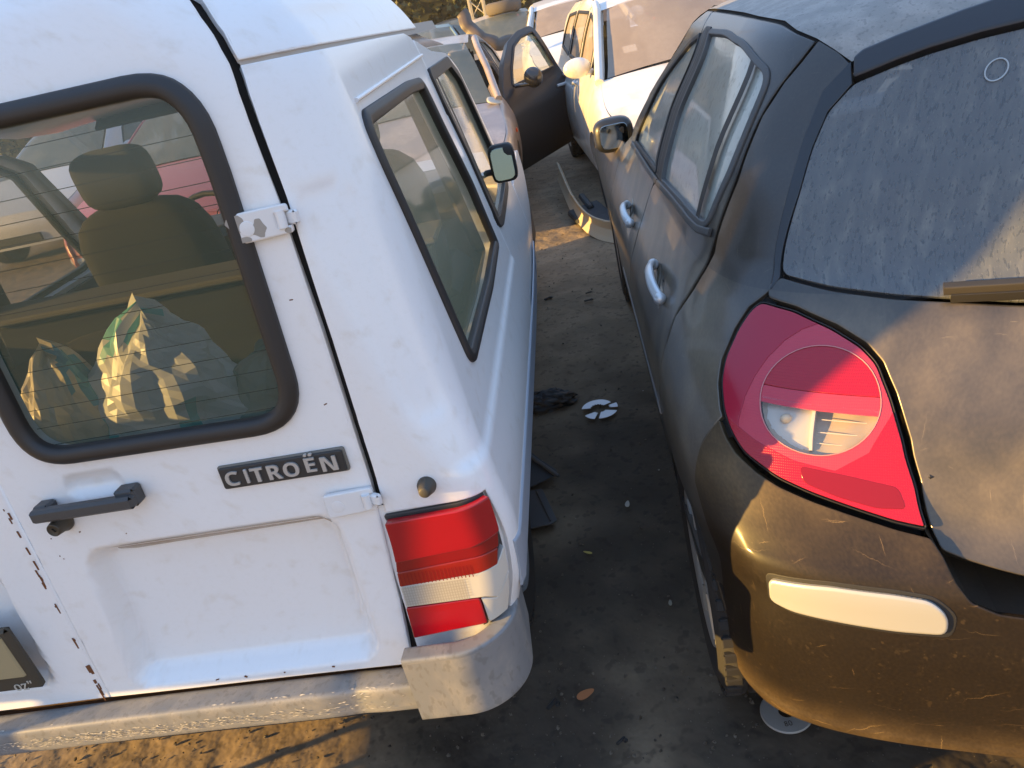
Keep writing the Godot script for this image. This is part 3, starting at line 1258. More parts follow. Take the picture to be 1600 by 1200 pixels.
	for side in 2:
		mb = MB.new()
		bp = PackedVector3Array()
		bu = PackedVector3Array()
		for i in 40:
			var t := i / 39.0
			var p := Vector3.ZERO
			if t < .35:
				p = Vector3(lerpf(-.452, -.362, t / .35), 0, -1.015)
			elif t < .8:
				var a := (t - .35) / .45 * PI / 2
				p = Vector3(-.362 + .072 * sin(a), 0, -1.087 + .072 * cos(a))
			else:
				p = Vector3(-.290 - .012 * (t - .8) / .2, 0, lerpf(-1.087, -1.20, (t - .8) / .2))
			if side == 1:
				p.x = 2 * VCX - p.x
			p.y = .56
			bp.append(p)
			bu.append(Vector3.UP)
		var o := 1.0 if side == 0 else -1.0
		sweep(mb, bp, bu, rp([-.045 * o, .094, -.008 * o, .090, .028 * o, .038, .034 * o, .026, .026 * o, -.062, -.02 * o, -.072, -.045 * o, -.06], .007, .004, {}))
		var cap := obj("bumper_end_cap", mb, M.bumper_cap, van)
	# mirror on the right door
	mb = MB.new()
	pod(mb, Vector3(-.232, 1.195, -2.425), Vector3(.041, .058, .022), 5.0)
	bx(mb, Vector3(-.27, 1.17, -2.44), Vector3(.06, .018, .02), .005)
	var mirr := obj("wing_mirror", mb, M.black, van)
	mb = MB.new()
	var mp := rrect(.066, .098, .02)
	prism(mb, Transform3D(Basis.from_euler(Vector3(-.12, .12, 0)), Vector3(-.232, 1.195, -2.404)), mp, .006, .002)
	obj("mirror_glass", mb, mat(lin(.16, .21, .20), .08, .9), mirr)
	# underside
	mb = MB.new()
	bx(mb, Vector3(VCX, .375, -3.05), Vector3(1.50, .27, 3.7), .03)
	obj("underbody", mb, M.plastic, van)

func sheet(mb: MB, mid: Array, half: Array, crown: float) -> void:
	# a skin across the body: middle points and half widths, falling by crown to the sides
	var rows := []
	var n := mid.size()
	for i in n:
		var a: Vector3 = mid[maxi(0, i - 1)]
		var b: Vector3 = mid[mini(n - 1, i + 1)]
		var t := (b - a).normalized()
		var nn := Vector3.RIGHT.cross(t).normalized()
		if nn.y < 0 and absf(nn.y) > .15:
			nn = -nn
		var row := []
		for j in 17:
			var q := lerpf(-1, 1, j / 16.0)
			var m: Vector3 = mid[i]
			row.append(mb.add(m + Vector3(q * half[i], 0, 0) - nn * crown * q * q, (nn + Vector3(q * .15, 0, 0)).normalized(), Vector2(q * half[i], m.z)))
		rows.append(row)
	for i in n - 1:
		for j in 16:
			mb.quad(rows[i][j], rows[i][j + 1], rows[i + 1][j + 1], rows[i + 1][j])

func tail_lamp(F: Callable, sg: float) -> void:
	var mb := MB.new()
	panel(mb, F, sg, rp(vp([-.432, .898, -.30, .902]) + [.118, .905, .112, .66, .02, .642] + vp([-.30, .645, -.445, .632]), .004, .02), [], .03, .002, .02, .002)
	var lamp := obj("tail_lamp", mb, M.plastic, van)
	mb = MB.new()
	panel(mb, F, sg, rp(vp([-.449, .52, -.446, .915]) + [.15, .915, .165, .5], .0, .02), [], .04, -.006, .01, 0.0)
	obj("lamp_seat", mb, M.white, van)
	var parts := [
		["red_lens", [-.427, .893, -.30, .897], [.112, .900, .100, .835], [-.292, .822, -.4295, .812], M.red_lens, .022],
		["red_lens", [-.430, .811, -.292, .821], [.098, .833, .085, .805], [-.292, .798, -.4345, .788], M.red_dark, .017],
		["amber_lens", [-.4345, .787, -.292, .797], [.082, .803, .070, .772], [-.292, .764, -.437, .757], M.amber_lens, .016],
		["clear_lens", [-.437, .756, -.292, .763], [.068, .771, .104, .80, .106, .75, .06, .705], [-.292, .712, -.438, .711], M.clear_lens, .015],
		["red_lens", [-.4385, .709, -.302, .711], [], [-.302, .655, -.441, .641], M.red_lens, .016],
		["clear_lens", [-.299, .710], [.058, .703, .104, .745, .106, .665, .05, .655], [-.299, .655], M.clear_lens, .014]]
	for p in parts:
		mb = MB.new()
		panel(mb, F, sg, rp(vp(p[1]) + p[2] + vp(p[3]), .0035, .012), [], .012, p[5], .014, .0025)
		obj(p[0], mb, p[4], lamp)
	mb = MB.new()
	for i in 24:
		var x := -.432 + i * .0048
		strip(mb, F, sg, dense(vp([x, .7135, x, .757]), .03), .0016, .0162)
	for i in 7:
		var h := .718 + i * .0058
		strip(mb, F, sg, dense(vp([-.435, h, -.312, h + .003]), .03), .0014, .0160)
	obj("lens_ribs", mb, M.lens_rib, lamp).set_meta("kind", "stuff")
	mb = MB.new()
	for i in 20:
		var x := -.430 + i * .0068
		strip(mb, F, sg, dense(vp([x, .760, x, .785]), .03), .0018, .0168)
	obj("lens_ribs", mb, M.red_dark, lamp).set_meta("kind", "stuff")

func door_fittings(door: Node) -> void:
	# frame of the tail at a given height: outward tilt of the door
	var tilt := -.072
	var B := Basis.from_euler(Vector3(tilt, 0, 0))
	var on := func(x: float, h: float, o: float) -> Vector3:
		var q := van_l(Vector2(vsx(x, h), h))
		return q + B * Vector3(0, 0, o)
	# grip handle
	var mb := MB.new()
	bx(mb, on.call(-.935, 1.016, .032), Vector3(.196, .024, .022), .005, Vector3(tilt, 0, .0))
	bx(mb, on.call(-1.018, 1.017, .014), Vector3(.030, .026, .030), .004, Vector3(tilt, 0, 0))
	bx(mb, on.call(-.856, 1.019, .014), Vector3(.038, .034, .030), .004, Vector3(tilt, 0, 0))
	obj("handle", mb, mat(lin(.05, .052, .055), .5), door)
	# lock barrel under the handle
	mb = MB.new()
	var T := Transform3D(B * Basis.from_euler(Vector3(PI / 2, 0, 0)), on.call(-1.008, .983, 0.0))
	lathe(mb, T, PackedVector2Array([Vector2(.0, .001), Vector2(.019, .001), Vector2(.019, .006), Vector2(.016, .010), Vector2(.0135, .026), Vector2(.0125, .032), Vector2(.010, .034), Vector2(.009, .031), Vector2(.0, .031)]), 24)
	var lk := obj("lock_barrel", mb, mat(lin(.07, .06, .045), .45, .4), door)
	mb = MB.new()
	bx(mb, on.call(-1.008, .983, .032), Vector3(.002, .009, .002), .0004, Vector3(tilt, 0, .5))
	obj("key_slot", mb, M.gap, door)
	# hinges bolted over the joint
	for hh in [[-.4635, 1.4215], [-.469, .9385]]:
		mb = MB.new()
		var hc := Vector2(hh[0], hh[1])
		var yaw := .12
		var BB := Basis.from_euler(Vector3(tilt, .06, .0))
		prism(mb, Transform3D(BB, on.call(hc.x - .006, hc.y, .004)), rp([-.047, -.023, .040, -.021, .040, -.010, .020, -.010, .020, .010, .040, .011, .040, .022, -.047, .022], .006, .01, {2: .001, 3: .001, 4: .001, 5: .001}), .010, .003)
		var hg := obj("hinge", mb, M.white_plain, door)
		mb = MB.new()
		var p0: Vector3 = on.call(hc.x + .022, hc.y - .012, .014)
		var p1: Vector3 = on.call(hc.x + .022, hc.y + .013, .014)
		tube(mb, [p0, p1], .0075, 12)
		bx(mb, on.call(hc.x + .036, hc.y, .010), Vector3(.024, .021, .012), .003, Vector3(tilt, -.5, 0))
		obj("hinge_knuckle", mb, M.white_plain, door)
		mb = MB.new()
		lathe(mb, Transform3D(BB * Basis.from_euler(Vector3(PI / 2, 0, 0)), on.call(hc.x - .031, hc.y - .002, .013)), PackedVector2Array([Vector2(0, .0032), Vector2(.0105, .003), Vector2(.0118, .0022), Vector2(.0122, 0)]), 24)
		obj("bolt_cap", mb, M.white_plain, door)
		mb = MB.new()
		lathe(mb, Transform3D(BB * Basis.from_euler(Vector3(PI / 2, 0, 0)), on.call(hc.x - .031, hc.y - .002, .0141)), PackedVector2Array([Vector2(.0136, 0), Vector2(.0122, .0006), Vector2(.0118, 0)]), 24)
		obj("bolt_ring", mb, M.oldrust, door)
		# paint has flaked off the upper hinge in patches
		if hh[1] > 1.2:
			var pf := [[-.040, .006, .016, .014], [-.034, -.018, .014, .006], [-.008, -.006, .013, .015], [.034, -.016, .007, .005]]
			for q in pf:
				mb = MB.new()
				var fl := []
				for i in 11:
					var a := TAU * i / 11.0
					var k := rng.randf_range(.65, 1.15)
					fl.append(q[0] + cos(a) * q[2] * k)
					fl.append(clampf(q[1] + sin(a) * q[3] * k, -.021, .021))
				prism(mb, Transform3D(BB, on.call(hc.x - .006, hc.y, .0135)), rp(fl, .002, .01), .0008, .0002)
				obj("bare_patch", mb, tri(mat(lin(.34, .31, .27), .8), 20.0), hg)
	# maker's badge
	mb = MB.new()
	var bb := Basis.from_euler(Vector3(tilt, 0, .0))
	prism(mb, Transform3D(bb, on.call(-.576, 1.019, .001)), rrect(.222, .040, .004), .010, .003)
	var bd := obj("badge", mb, mat(lin(.025, .026, .028), .5), door)
	mb = MB.new()
	prism(mb, Transform3D(bb, on.call(-.576, 1.019, .0005)), rrect(.228, .045, .005), .006, .003)
	obj("badge_edge", mb, mat(lin(.16, .15, .13), .6), door)
	var sf := SystemFont.new()
	sf.font_names = PackedStringArray(["Droid Sans"])
	sf.font_weight = 700
	var word := "CITROËN"
	var xs := [-.092, -.064, -.044, -.015, .018, .053, .086]
	for i in word.length():
		if word[i] == "I":
			mb = MB.new()
			bx(mb, on.call(-.576 + xs[i] * .98, 1.0195, .0125), Vector3(.0058, .0265, .004), .0008, Vector3(tilt, 0, 0))
			obj("letter", mb, mat(lin(.48, .48, .47), .35, .4), bd)
			continue
		var tm := TextMesh.new()
		tm.text = word[i]
		tm.font = sf
		tm.font_size = 32
		tm.pixel_size = .00118
		tm.depth = .004
		var mi := MeshInstance3D.new()
		mi.name = "letter"
		mi.mesh = tm
		mi.material_override = mat(lin(.48, .48, .47), .35, .4)
		var q: Vector3 = on.call(-.576 + xs[i] * .98, 1.0185 if i != 5 else 1.0215, .0122)
		mi.transform = Transform3D(bb * Basis.from_scale(Vector3(1.18, .98 if i != 5 else .96, 1)), q - org)
		bd.add_child(mi, true)
	# rubber buffer on the corner post
	mb = MB.new()
	lathe(mb, Transform3D(B * Basis.from_euler(Vector3(PI / 2, 0, 0)), on.call(-.342, .945, 0.0)), PackedVector2Array([Vector2(.0165, 0), Vector2(.0165, .006), Vector2(.013, .016), Vector2(.010, .026), Vector2(.007, .029), Vector2(.0, .029)]), 24)
	obj("door_buffer", mb, mat(lin(.055, .05, .04), .6), van)
	# dust lying on the upper slope of the pressing, rust chips
	mb = MB.new()
	var chips := [[-.905, .938], [-1.045, .905], [-1.05, .912], [-.86, .586], [-.80, .585], [-.62, .584], [-.99, .955], [-1.05, .95], [-.60, 1.075], [-.47, 1.30], [-.47, .60], [-.72, .584], [-.47, 1.12]]
	for q in chips:
		bx(mb, on.call(q[0], q[1], -.001), Vector3(rng.randf_range(.002, .007), rng.randf_range(.0015, .003), .003), .0005, Vector3(tilt, 0, rng.randf_range(-.6, .6)))
	obj("rust_chips", mb, M.rust, door).set_meta("kind", "stuff")

func wheel(parent: Node, c: Vector3, r: float, hw: float, side: float, kind := "plain") -> void:
	# axle along x; side = +1 has the hub facing +x
	var T := Transform3D(Basis(Vector3(0, 0, 1), Vector3(side, 0, 0), Vector3(0, 1, 0)), c)
	var mb := MB.new()
	var rr := r * .66
	var pr := PackedVector2Array([Vector2(rr, -hw * .8), Vector2(r * .86, -hw), Vector2(r * .955, -hw * .86), Vector2(r, -hw * .62)])
	for g in [-.34, 0.0, .34]:
		pr.append_array([Vector2(r, hw * (g - .07)), Vector2(r - .009, hw * (g - .05)), Vector2(r - .009, hw * (g + .05)), Vector2(r, hw * (g + .07))])
	pr.append_array([Vector2(r, hw * .62), Vector2(r * .955, hw * .86), Vector2(r * .86, hw), Vector2(rr, hw * .8)])
	lathe(mb, T, pr, 48)
	# tread blocks on the shoulders
	for i in 44:
		var a := TAU * i / 44.0
		for s: float in [-1.0, 1.0]:
			var q := T * Vector3(cos(a) * (r - .004), s * hw * .70, sin(a) * (r - .004))
			var nn := (T.basis * Vector3(cos(a), 0, sin(a))).normalized()
			var ax := T.basis.y
			box(mb, Transform3D(Basis(ax, nn, ax.cross(nn)), q), Vector3(hw * .42, .014, .026), .003)
	var ty := obj("wheel", mb, M.tyre, parent)
	mb = MB.new()
	lathe(mb, T, PackedVector2Array([Vector2(rr, hw * .8), Vector2(rr - .006, hw * .92), Vector2(rr - .02, hw * .8), Vector2(rr * .8, hw * .62), Vector2(rr * .35, hw * .72), Vector2(rr * .28, hw * .86), Vector2(0, hw * .88)]), 40)
	for i in 7:
		var a := TAU * i / 7.0
		var mid := T * Vector3(cos(a) * rr * .62, hw * .78, sin(a) * rr * .62)
		var nn := (T.basis * Vector3(cos(a), 0, sin(a))).normalized()
		box(mb, Transform3D(Basis(nn, T.basis.y, nn.cross(T.basis.y)), mid), Vector3(rr * .6, .02, .035), .006)
	obj("rim", mb, M.silver_trim if kind == "plain" else M.silver, ty)
	mb = MB.new()
	lathe(mb, T, PackedVector2Array([Vector2(0, -hw * .3), Vector2(rr, -hw * .3)]), 24)
	obj("brake", mb, M.oldrust, ty)

# ---------------------------------------------------------------- what stands and lies inside the van
func van_inside() -> void:
	org = van.position
	# load floor, inner walls, headliner
	var mb := MB.new()
	bx(mb, Vector3(VCX, .55, -2.35), Vector3(1.50, .05, 2.45), .005)
	obj("load_floor", mb, tri(mat(lin(.11, .10, .085), .9), 2.0), van)
	mb = MB.new()
	bx(mb, Vector3(VCX, 1.80, -1.66), Vector3(.80, .02, .78), .005)
	bx(mb, Vector3(VCX - .52, 1.70, -1.66), Vector3(.30, .015, .78), .004, Vector3(0, 0, .72))
	bx(mb, Vector3(VCX + .52, 1.70, -1.66), Vector3(.30, .015, .78), .004, Vector3(0, 0, -.72))
	obj("headliner", mb, M.liner, van)
	mb = MB.new()
	for s: float in [-1.0, 1.0]:
		mb = MB.new()
		bx(mb, Vector3(VCX + s * .80, .80, -2.2), Vector3(.015, .46, 2.0), .004)
		obj("inner_panel", mb, M.trim_brown, van)
		mb = MB.new()
		bx(mb, Vector3(VCX + s * .70, .66, -1.85), Vector3(.20, .22, .62), .03)
		obj("wheel_box", mb, M.trim_brown, van)
		mb = MB.new()
		bx(mb, Vector3(VCX + s * .735, 1.32, -2.14), Vector3(.05, .62, .10), .01, Vector3(.18, 0, s * .16))
		obj("door_post", mb, M.trim_brown, van)
	# folded rear bench: its back stands across the load floor
	mb = MB.new()
	bx(mb, Vector3(VCX - .02, .84, -2.06), Vector3(1.36, .54, .10), .03, Vector3(-.10, 0, 0))
	var bench := obj("rear_bench", mb, M.cloth, van)
	mb = MB.new()
	bx(mb, Vector3(VCX - .02, 1.115, -2.07), Vector3(1.42, .018, .16), .005, Vector3(.05, 0, 0))
	obj("bench_ledge", mb, mat(lin(.12, .11, .085), .8), bench)
	mb = MB.new()
	bx(mb, Vector3(VCX + .18, .86, -2.008), Vector3(.012, .46, .006), .002, Vector3(-.10, 0, .03))
	obj("bench_joint", mb, M.gap, bench)
	for q in [[-.30, 1.0, .18, .03], [.40, .82, .07, .04], [-.62, .93, .08, .045]]:
		mb = MB.new()
		prism(mb, Transform3D(Basis.from_euler(Vector3(-.10, 0, 0)), Vector3(VCX + q[0], q[1], -2.006 + (q[1] - .84) * -.1)), ell(q[2], q[3], 24), .003, .001)
		obj("bench_recess", mb, M.black, bench)
	# two front seats with head restraints
	for sx: float in [-.40, .36]:
		mb = MB.new()
		bx(mb, Vector3(VCX + sx, .72, -2.78), Vector3(.50, .16, .50), .05)
		var seat := obj("front_seat", mb, M.cloth, van)
		mb = MB.new()
		pod(mb, Vector3(VCX + sx, 1.0, -2.56), Vector3(.245, .30, .075), 4.0, Basis.from_euler(Vector3(.16, 0, 0)))
		obj("backrest", mb, M.cloth, seat)
		mb = MB.new()
		pod(mb, Vector3(VCX + sx, 1.385, -2.50), Vector3(.135, .095, .05), 4.0, Basis.from_euler(Vector3(.12, 0, 0)))
		obj("head_restraint", mb, M.cloth, seat)
		for d: float in [-.06, .06]:
			mb = MB.new()
			tube(mb, [Vector3(VCX + sx + d, 1.22, -2.53), Vector3(VCX + sx + d, 1.34, -2.505)], .007)
			obj("restraint_post", mb, M.chrome, seat)
	mb = MB.new()
	bx(mb, Vector3(VCX, .98, -3.2), Vector3(1.36, .16, .34), .04)
	var dash := obj("dashboard", mb, M.plastic, van)
	mb = MB.new()
	var ring := []
	for i in 25:
		var a := TAU * i / 24.0
		ring.append(Vector3(VCX - .40 + .17 * cos(a), 1.04 + .16 * sin(a), -2.98 - .06 * sin(a)))
	tube(mb, ring, .012)
	obj("steering_wheel", mb, M.black, dash)
	mb = MB.new()
	bx(mb, Vector3(VCX, 1.49, -2.86), Vector3(.20, .055, .02), .01)
	obj("interior_mirror", mb, M.black, van)
	# sun visors folded against the header
	for sx: float in [-.34, .34]:
		mb = MB.new()
		bx(mb, Vector3(VCX + sx, 1.565, -2.79), Vector3(.42, .12, .014), .006, Vector3(-.9, 0, 0))
		obj("sun_visor", mb, M.trim_brown, van)
	# ---- loose things on the load floor
	var nz := FastNoiseLite.new()
	nz.seed = 12
	nz.frequency = .16
	nz.fractal_octaves = 3
	sack("plastic_sack", "tall crumpled white and teal plastic sack behind the van's rear window", Vector3(-1.21, .575, -1.76), [.27, .57, .19], lin(.80, .83, .82), lin(.20, .60, .58), 3, 1.13)
	sack("plastic_sack", "smaller cream and blue plastic sack at the left behind the van's rear window", Vector3(-1.46, .575, -1.72), [.17, .52, .15], lin(.62, .56, .42), lin(.10, .34, .46), 8, .8)
	sack("cloth_bundle", "pale flattened bundle of cloth heaped right of the tall sack in the van", Vector3(-.90, .575, -1.80), [.22, .40, .14], lin(.42, .42, .35), lin(.24, .34, .30), 5, .6)
	var o := thing("cardboard_sheet", "yellow-brown cardboard sheet leaning in the van's right rear corner", "cardboard", Vector3(-.74, .575, -1.42))
	mb = MB.new()
	bx(mb, Vector3(-.70, .80, -1.40), Vector3(.012, .46, .30), .002, Vector3(0, .35, -.42))
	obj("sheet", mb, tri(mat(lin(.34, .25, .08), .9), 3.0), o)

func sack(called: String, label: String, base: Vector3, size: Array, a: Color, b: Color, sd: int, lean: float) -> void:
	var o := thing(called, label, "sack" if called == "plastic_sack" else "bundle", base)
	var nz := FastNoiseLite.new()
	nz.seed = sd
	nz.frequency = .9
	nz.noise_type = FastNoiseLite.TYPE_CELLULAR
	nz.cellular_return_type = FastNoiseLite.RETURN_DISTANCE2_SUB
	var n2 := FastNoiseLite.new()
	n2.seed = sd + 1
	n2.frequency = .55
	n2.fractal_octaves = 3
	# crumpled film: flat facets
	for part in 2:
		var mb := MB.new()
		var seg := 44
		var rings := 30
		var P := func(i: int, j: int) -> Vector3:
			var t := float(i) / rings
			var an := TAU * float(j % seg) / seg
			var r := (1.0 - .45 * t * t) * sqrt(maxf(0.0, 1.0 - pow(t, 5.0)))
			var d := Vector3(cos(an), t * 2.6, sin(an))
			var k := 1.0 + .34 * n2.get_noise_3dv(d * 2.2) + .09 * nz.get_noise_3dv(d * 2.0)
			return base + Vector3(cos(an) * size[0] * r * k + lean * .06 * t, size[1] * t * (1.0 + .12 * n2.get_noise_3dv(d * 1.5 + Vector3(7, 0, 0))), sin(an) * size[2] * r * k)
		for i in rings:
			for j in seg:
				var mid := n2.get_noise_3d(cos(TAU * j / seg) * 1.3 + sd, i * .09, sin(TAU * j / seg) * 1.3)
				var teal := mid > .13 and i > 6
				if teal != (part == 1):
					continue
				var c := base + Vector3(0, size[1] * .5, 0)
				mb.flat_tri(P.call(i, j), P.call(i + 1, j), P.call(i + 1, j + 1), c)
				mb.flat_tri(P.call(i, j), P.call(i + 1, j + 1), P.call(i, j + 1), c)
		if mb.v.size() > 0:
			var m := mat(a if part == 0 else b, .35)
			m.backlight_enabled = true
			m.backlight = Color(.3, .3, .25)
			var piece := obj("film" if part == 0 else "printed_film", mb, m, o)
			if part == 1:
				piece.set_meta("kind", "stuff")

# ---------------------------------------------------------------- dark hatchback
var hatch: Node3D

func side_s(z: float, h: float) -> float:
	return cz.at(h) - ck.at(h) * .42 - z

func hatchback() -> void:
	hatch = thing("dark_hatchback", "dusty dark grey hatchback with a large red tail lamp and silver bumper strip", "car", Vector3(CCX, 0, -2.9))
	var L := clio_l
	var R := clio_m
	var mb: MB
	# ---- panels that exist on both flanks
	for side in 2:
		var F: Callable = L if side == 0 else R
		var sg := -1.0 if side == 0 else 1.0
		# quarter panel
		var gapr := [-.317, 1.428, -.262, 1.36, -.232, 1.298, -.214, 1.17, -.175, 1.03, -.10, .955, -.02, .90, .021, .839, .040, .778, .06, .72, .085, .62]
		var arch := []
		for i in 15:
			var a := PI * .96 * i / 14.0
			arch.append(.155 + .355 * cos(a) * (1.0 if i > 7 else .93))
			arch.append(.30 + .355 * sin(a))
		var lampL := [-.302, .800, -.276, .836, -.258, .868, -.253, .900, -.267, .941, -.290, .973, -.318, .992]
		var quarter := rp(shifted(gapr, -.005) + [.085, .61, .40, .55, .505, .32] + rev(arch).slice(2) + [-.19, .50, -.20, .60, -.2, .705, -.235, .772, -.284, .828] + lampL.slice(2) + [-.329, 1.0, -.338, 1.026, -.345, 1.10, -.346, 1.192, -.349, 1.268, -.357, 1.337, -.394, 1.381, -.365, 1.405], .003, .02)
		mb = MB.new()
		panel(mb, F, sg, quarter, [], .02, 0.0, .028, .0025)
		obj("quarter_panel", mb, M.dark, hatch)
		# rear door with window
		var gapl := [.50, 1.474, .475, 1.44, .555, 1.03, .69, .995, .735, .95, .79, .83, .80, .60, .80, .32]
		var rdoor := rp([.20, 1.474, -.03, 1.4725, -.12, 1.469, -.203, 1.462, -.262, 1.446] + shifted(gapr, .003) + [.19, .62, .38, .57, .47, .47, .52, .32] + rev(shifted(gapl, -.003)), .05, .015, {5: .004})
		var rwin := rp([.345, 1.438, .12, 1.444, -.08, 1.431, -.225, 1.378, -.205, 1.21, -.148, 1.062, .034, 1.060, .47, 1.033], .05, .015, {0: .012, 3: .035, 5: .035, 7: .012})
		mb = MB.new()
		panel(mb, F, sg, rdoor, [rwin], .02, 0.0, .028, .003, func(p: Vector2) -> float:
			var d := sd_rbox(p, Vector2(.235, .888), Vector2(.055, .022), .02)
			return -.014 * (1.0 - smoothstep(-.018, .004, d)))
		var rd := obj("rear_door", mb, M.dark, hatch)
		mb = MB.new()
		panel(mb, F, sg, inset(rwin, .012), [], .06, -.006, .004, 0.0)
		obj("window_pane", mb, M.side_glass, rd)
		mb = MB.new()
		var lp := loop_path(F, sg, inset(rwin, .006), .0005)
		sweep(mb, lp[0], lp[1], rp([-.010, -.01, .010, -.01, .010, .004, -.006, .006], .003, .004), true)
		obj("window_seal", mb, mat(lin(.075, .075, .075), .55), rd)
		mb = MB.new()
		strip(mb, F, sg, dense([-.148, 1.408, -.088, 1.066], .04), .020, .003)
		strip(mb, F, sg, dense([-.160, 1.404, -.100, 1.066], .04), .006, .0042)
		obj("window_divider", mb, M.black, rd)
		door_pull(F, sg, [.315, .903, .22, .902, .125, .888], rd)
		# wide sill trim under the glass
		mb = MB.new()
		belt_trim(mb, F, sg, [-.165, 1.062, -.10, 1.052, .034, 1.050, .30, 1.036, .565, 1.018])
		obj("belt_trim", mb, mat(lin(.05, .05, .05), .5), rd)
		mb = MB.new()
		belt_trim(mb, F, sg, [.575, 1.018, .8, 1.01, 1.05, 1.005, 1.30, 1.0, 1.44, .995])
		obj("belt_trim", mb, mat(lin(.05, .05, .05), .5), hatch)
		# front door
		var fd := rp(shifted(gapl, .003) + [1.60, .32, 1.72, .60, 1.70, .96, 1.47, 1.02, 1.12, 1.20, .90, 1.33, .69, 1.44, .58, 1.474], .008, .03)
		var fwin := rp([.475, 1.425, .64, 1.398, .86, 1.302, 1.06, 1.165, 1.31, 1.012, 1.0, 1.020, .61, 1.032], .08, .02, {0: .01, 4: .01, 6: .01})
		mb = MB.new()
		panel(mb, F, sg, fd, [fwin], .03, 0.0, .028, .003, func(p: Vector2) -> float:
			var d := sd_rbox(p, Vector2(.99, .876), Vector2(.055, .022), .02)
			return -.014 * (1.0 - smoothstep(-.018, .004, d)))
		var fdo := obj("front_door", mb, M.dark, hatch)
		mb = MB.new()
		panel(mb, F, sg, inset(fwin, .010), [], .08, -.006, .004, 0.0)
		obj("window_pane", mb, M.side_glass, fdo)
		mb = MB.new()
		lp = loop_path(F, sg, inset(fwin, .005), .0005)
		sweep(mb, lp[0], lp[1], rp([-.009, -.01, .009, -.01, .009, .004, -.006, .006], .003, .004), true)
		obj("window_seal", mb, M.black, fdo)
		door_pull(F, sg, [1.065, .888, .98, .888, .895, .876], fdo)
		# black post between the two doors
		mb = MB.new()
		panel(mb, F, sg, rp([.355, 1.444, .43, 1.443, .505, 1.40, .67, 1.03, .478, 1.030], .003, .03), [], .05, .002, .02, .002)
		var post := obj("door_post_trim", mb, M.black, hatch)
		mb = MB.new()
		for k: float in [.35, .62]:
			mb = MB.new()
			strip(mb, F, sg, dense([lerpf(.365, .44, k), 1.438, lerpf(.485, .655, k), 1.034], .05), .004, .0035)
			obj("post_rib", mb, mat(lin(.10, .10, .10), .5), post)
		# front wing
		var fa := []
		for i in 13:
			var a := PI * i / 12.0
			fa.append(2.73 - .36 * cos(a))
			fa.append(.30 + .36 * sin(a))
		mb = MB.new()
		panel(mb, F, sg, rp([1.605, .32] + fa + [3.25, .32, 3.42, .50, 3.38, .66, 2.9, .82, 2.3, .93, 1.70, .965, 1.727, .60], .01, .04), [], .05, 0.0, .02, .003)
		obj("front_wing", mb, M.dark, hatch)
		# silver mouldings along the doors
		for seg in [[.16, .79], [.81, 1.70]]:
			mb = MB.new()
			var pts := PackedVector3Array()
			var ups := PackedVector3Array()
			for i in 16:
				var q := Vector2(lerpf(seg[0] + .35 * (1.0 if seg[0] < .2 else 0.0), seg[1], i / 15.0), .535)
				var nn := c_nrm(F, q, sg)
				pts.append(F.call(q) + nn * .001)
				ups.append(nn)
			sweep(mb, pts, ups, rp([-.022, 0, .022, 0, .018, .012, -.018, .012], .004, .004))
			obj("door_moulding", mb, M.silver_trim, hatch)
		# roof edge and ditch
		mb = MB.new()
		strip(mb, F, sg, dense([-.40, 1.385, -.317, 1.431, -.203, 1.466, .087, 1.477, .6, 1.477], .05), .02, -.006)
		strip(mb, F, sg, dense(gapr, .03), .03, -.014)
		strip(mb, F, sg, dense(gapl, .05), .03, -.014)
		strip(mb, F, sg, dense([-.42, 1.45, -.395, 1.384, -.36, 1.337, -.350, 1.268, -.347, 1.192, -.341, 1.026, -.329, .995, -.255, .90, -.30, .80], .03), .03, -.012)
		obj("joint", mb, M.gap, hatch)
		clio_lamp(F, sg)
		# bumper half with its ledge
		var arch2 := []
		for i in 6:
			var a := PI * .96 * i / 14.0
			arch2.append(.155 + .355 * cos(a) * .93)
			arch2.append(.30 + .355 * sin(a))
		var mid := cs[cs.size() - 1]
		var bump := rp([-mid, .272, -.72, .268, -.55, .264, -.40, .262, -.28, .262, -.20, .285, -.178, .34, -.178, .50, -.190, .60, -.19, .700, -.229, .764, -.280, .822, -.300, .798, -.320, .779, -.36, .757, -.400, .741, -.459, .724, -.520, .709, -.584, .693, -.632, .684, -.640, .664, -.644, .63, -.655, .60, -.69, .584, -.74, .580, -mid, .580], .005, .02)
		mb = MB.new()
		panel(mb, F, sg, bump, [], .02, .002, .03, .003, func(p: Vector2) -> float:
			# shallow lip over the moulding, a flange along the lower edge
			return .006 * smoothstep(.655, .63, p.y) * smoothstep(-.25, -.33, p.x) + .008 * smoothstep(.30, .275, p.y))
		var bo := obj("rear_bumper", mb, M.dark_bump, hatch)
		mb = MB.new()
		panel(mb, F, sg, rp([-.334, .601, -.445, .609, -.545, .607, -.596, .602, -.613, .58, -.604, .545, -.529, .543, -.426, .546, -.359, .547, -.322, .556], .014, .01), [], .015, .020, .02, .005)
		var stp := obj("bumper_moulding", mb, M.silver, bo)
		mb = MB.new()
		panel(mb, F, sg, rp([-.328, .608, -.445, .616, -.548, .614, -.604, .608, -.628, .58, -.612, .537, -.529, .535, -.426, .538, -.355, .539, -.315, .552], .014, .015), [], .03, .0095, .006, .001)
		obj("moulding_seat", mb, M.black, bo)
		# towing eye cover
		mb = MB.new()
		lp = loop_path(F, sg, rp([-.565, .338, -.535, .345, -.50, .342, -.49, .330, -.51, .318, -.55, .320], .02, .004), .003)
		sweep(mb, lp[0], lp[1], ell(.0014, .0014, 6), true)
		obj("eye_cover_rim", mb, M.gap, bo)
		# wheels
		var wx := .213 if side == 0 else 2 * CCX - .213
		wheel(hatch, Vector3(wx, .305, -1.515), .305, .092, -1.0 if side == 0 else 1.0, "alloy")
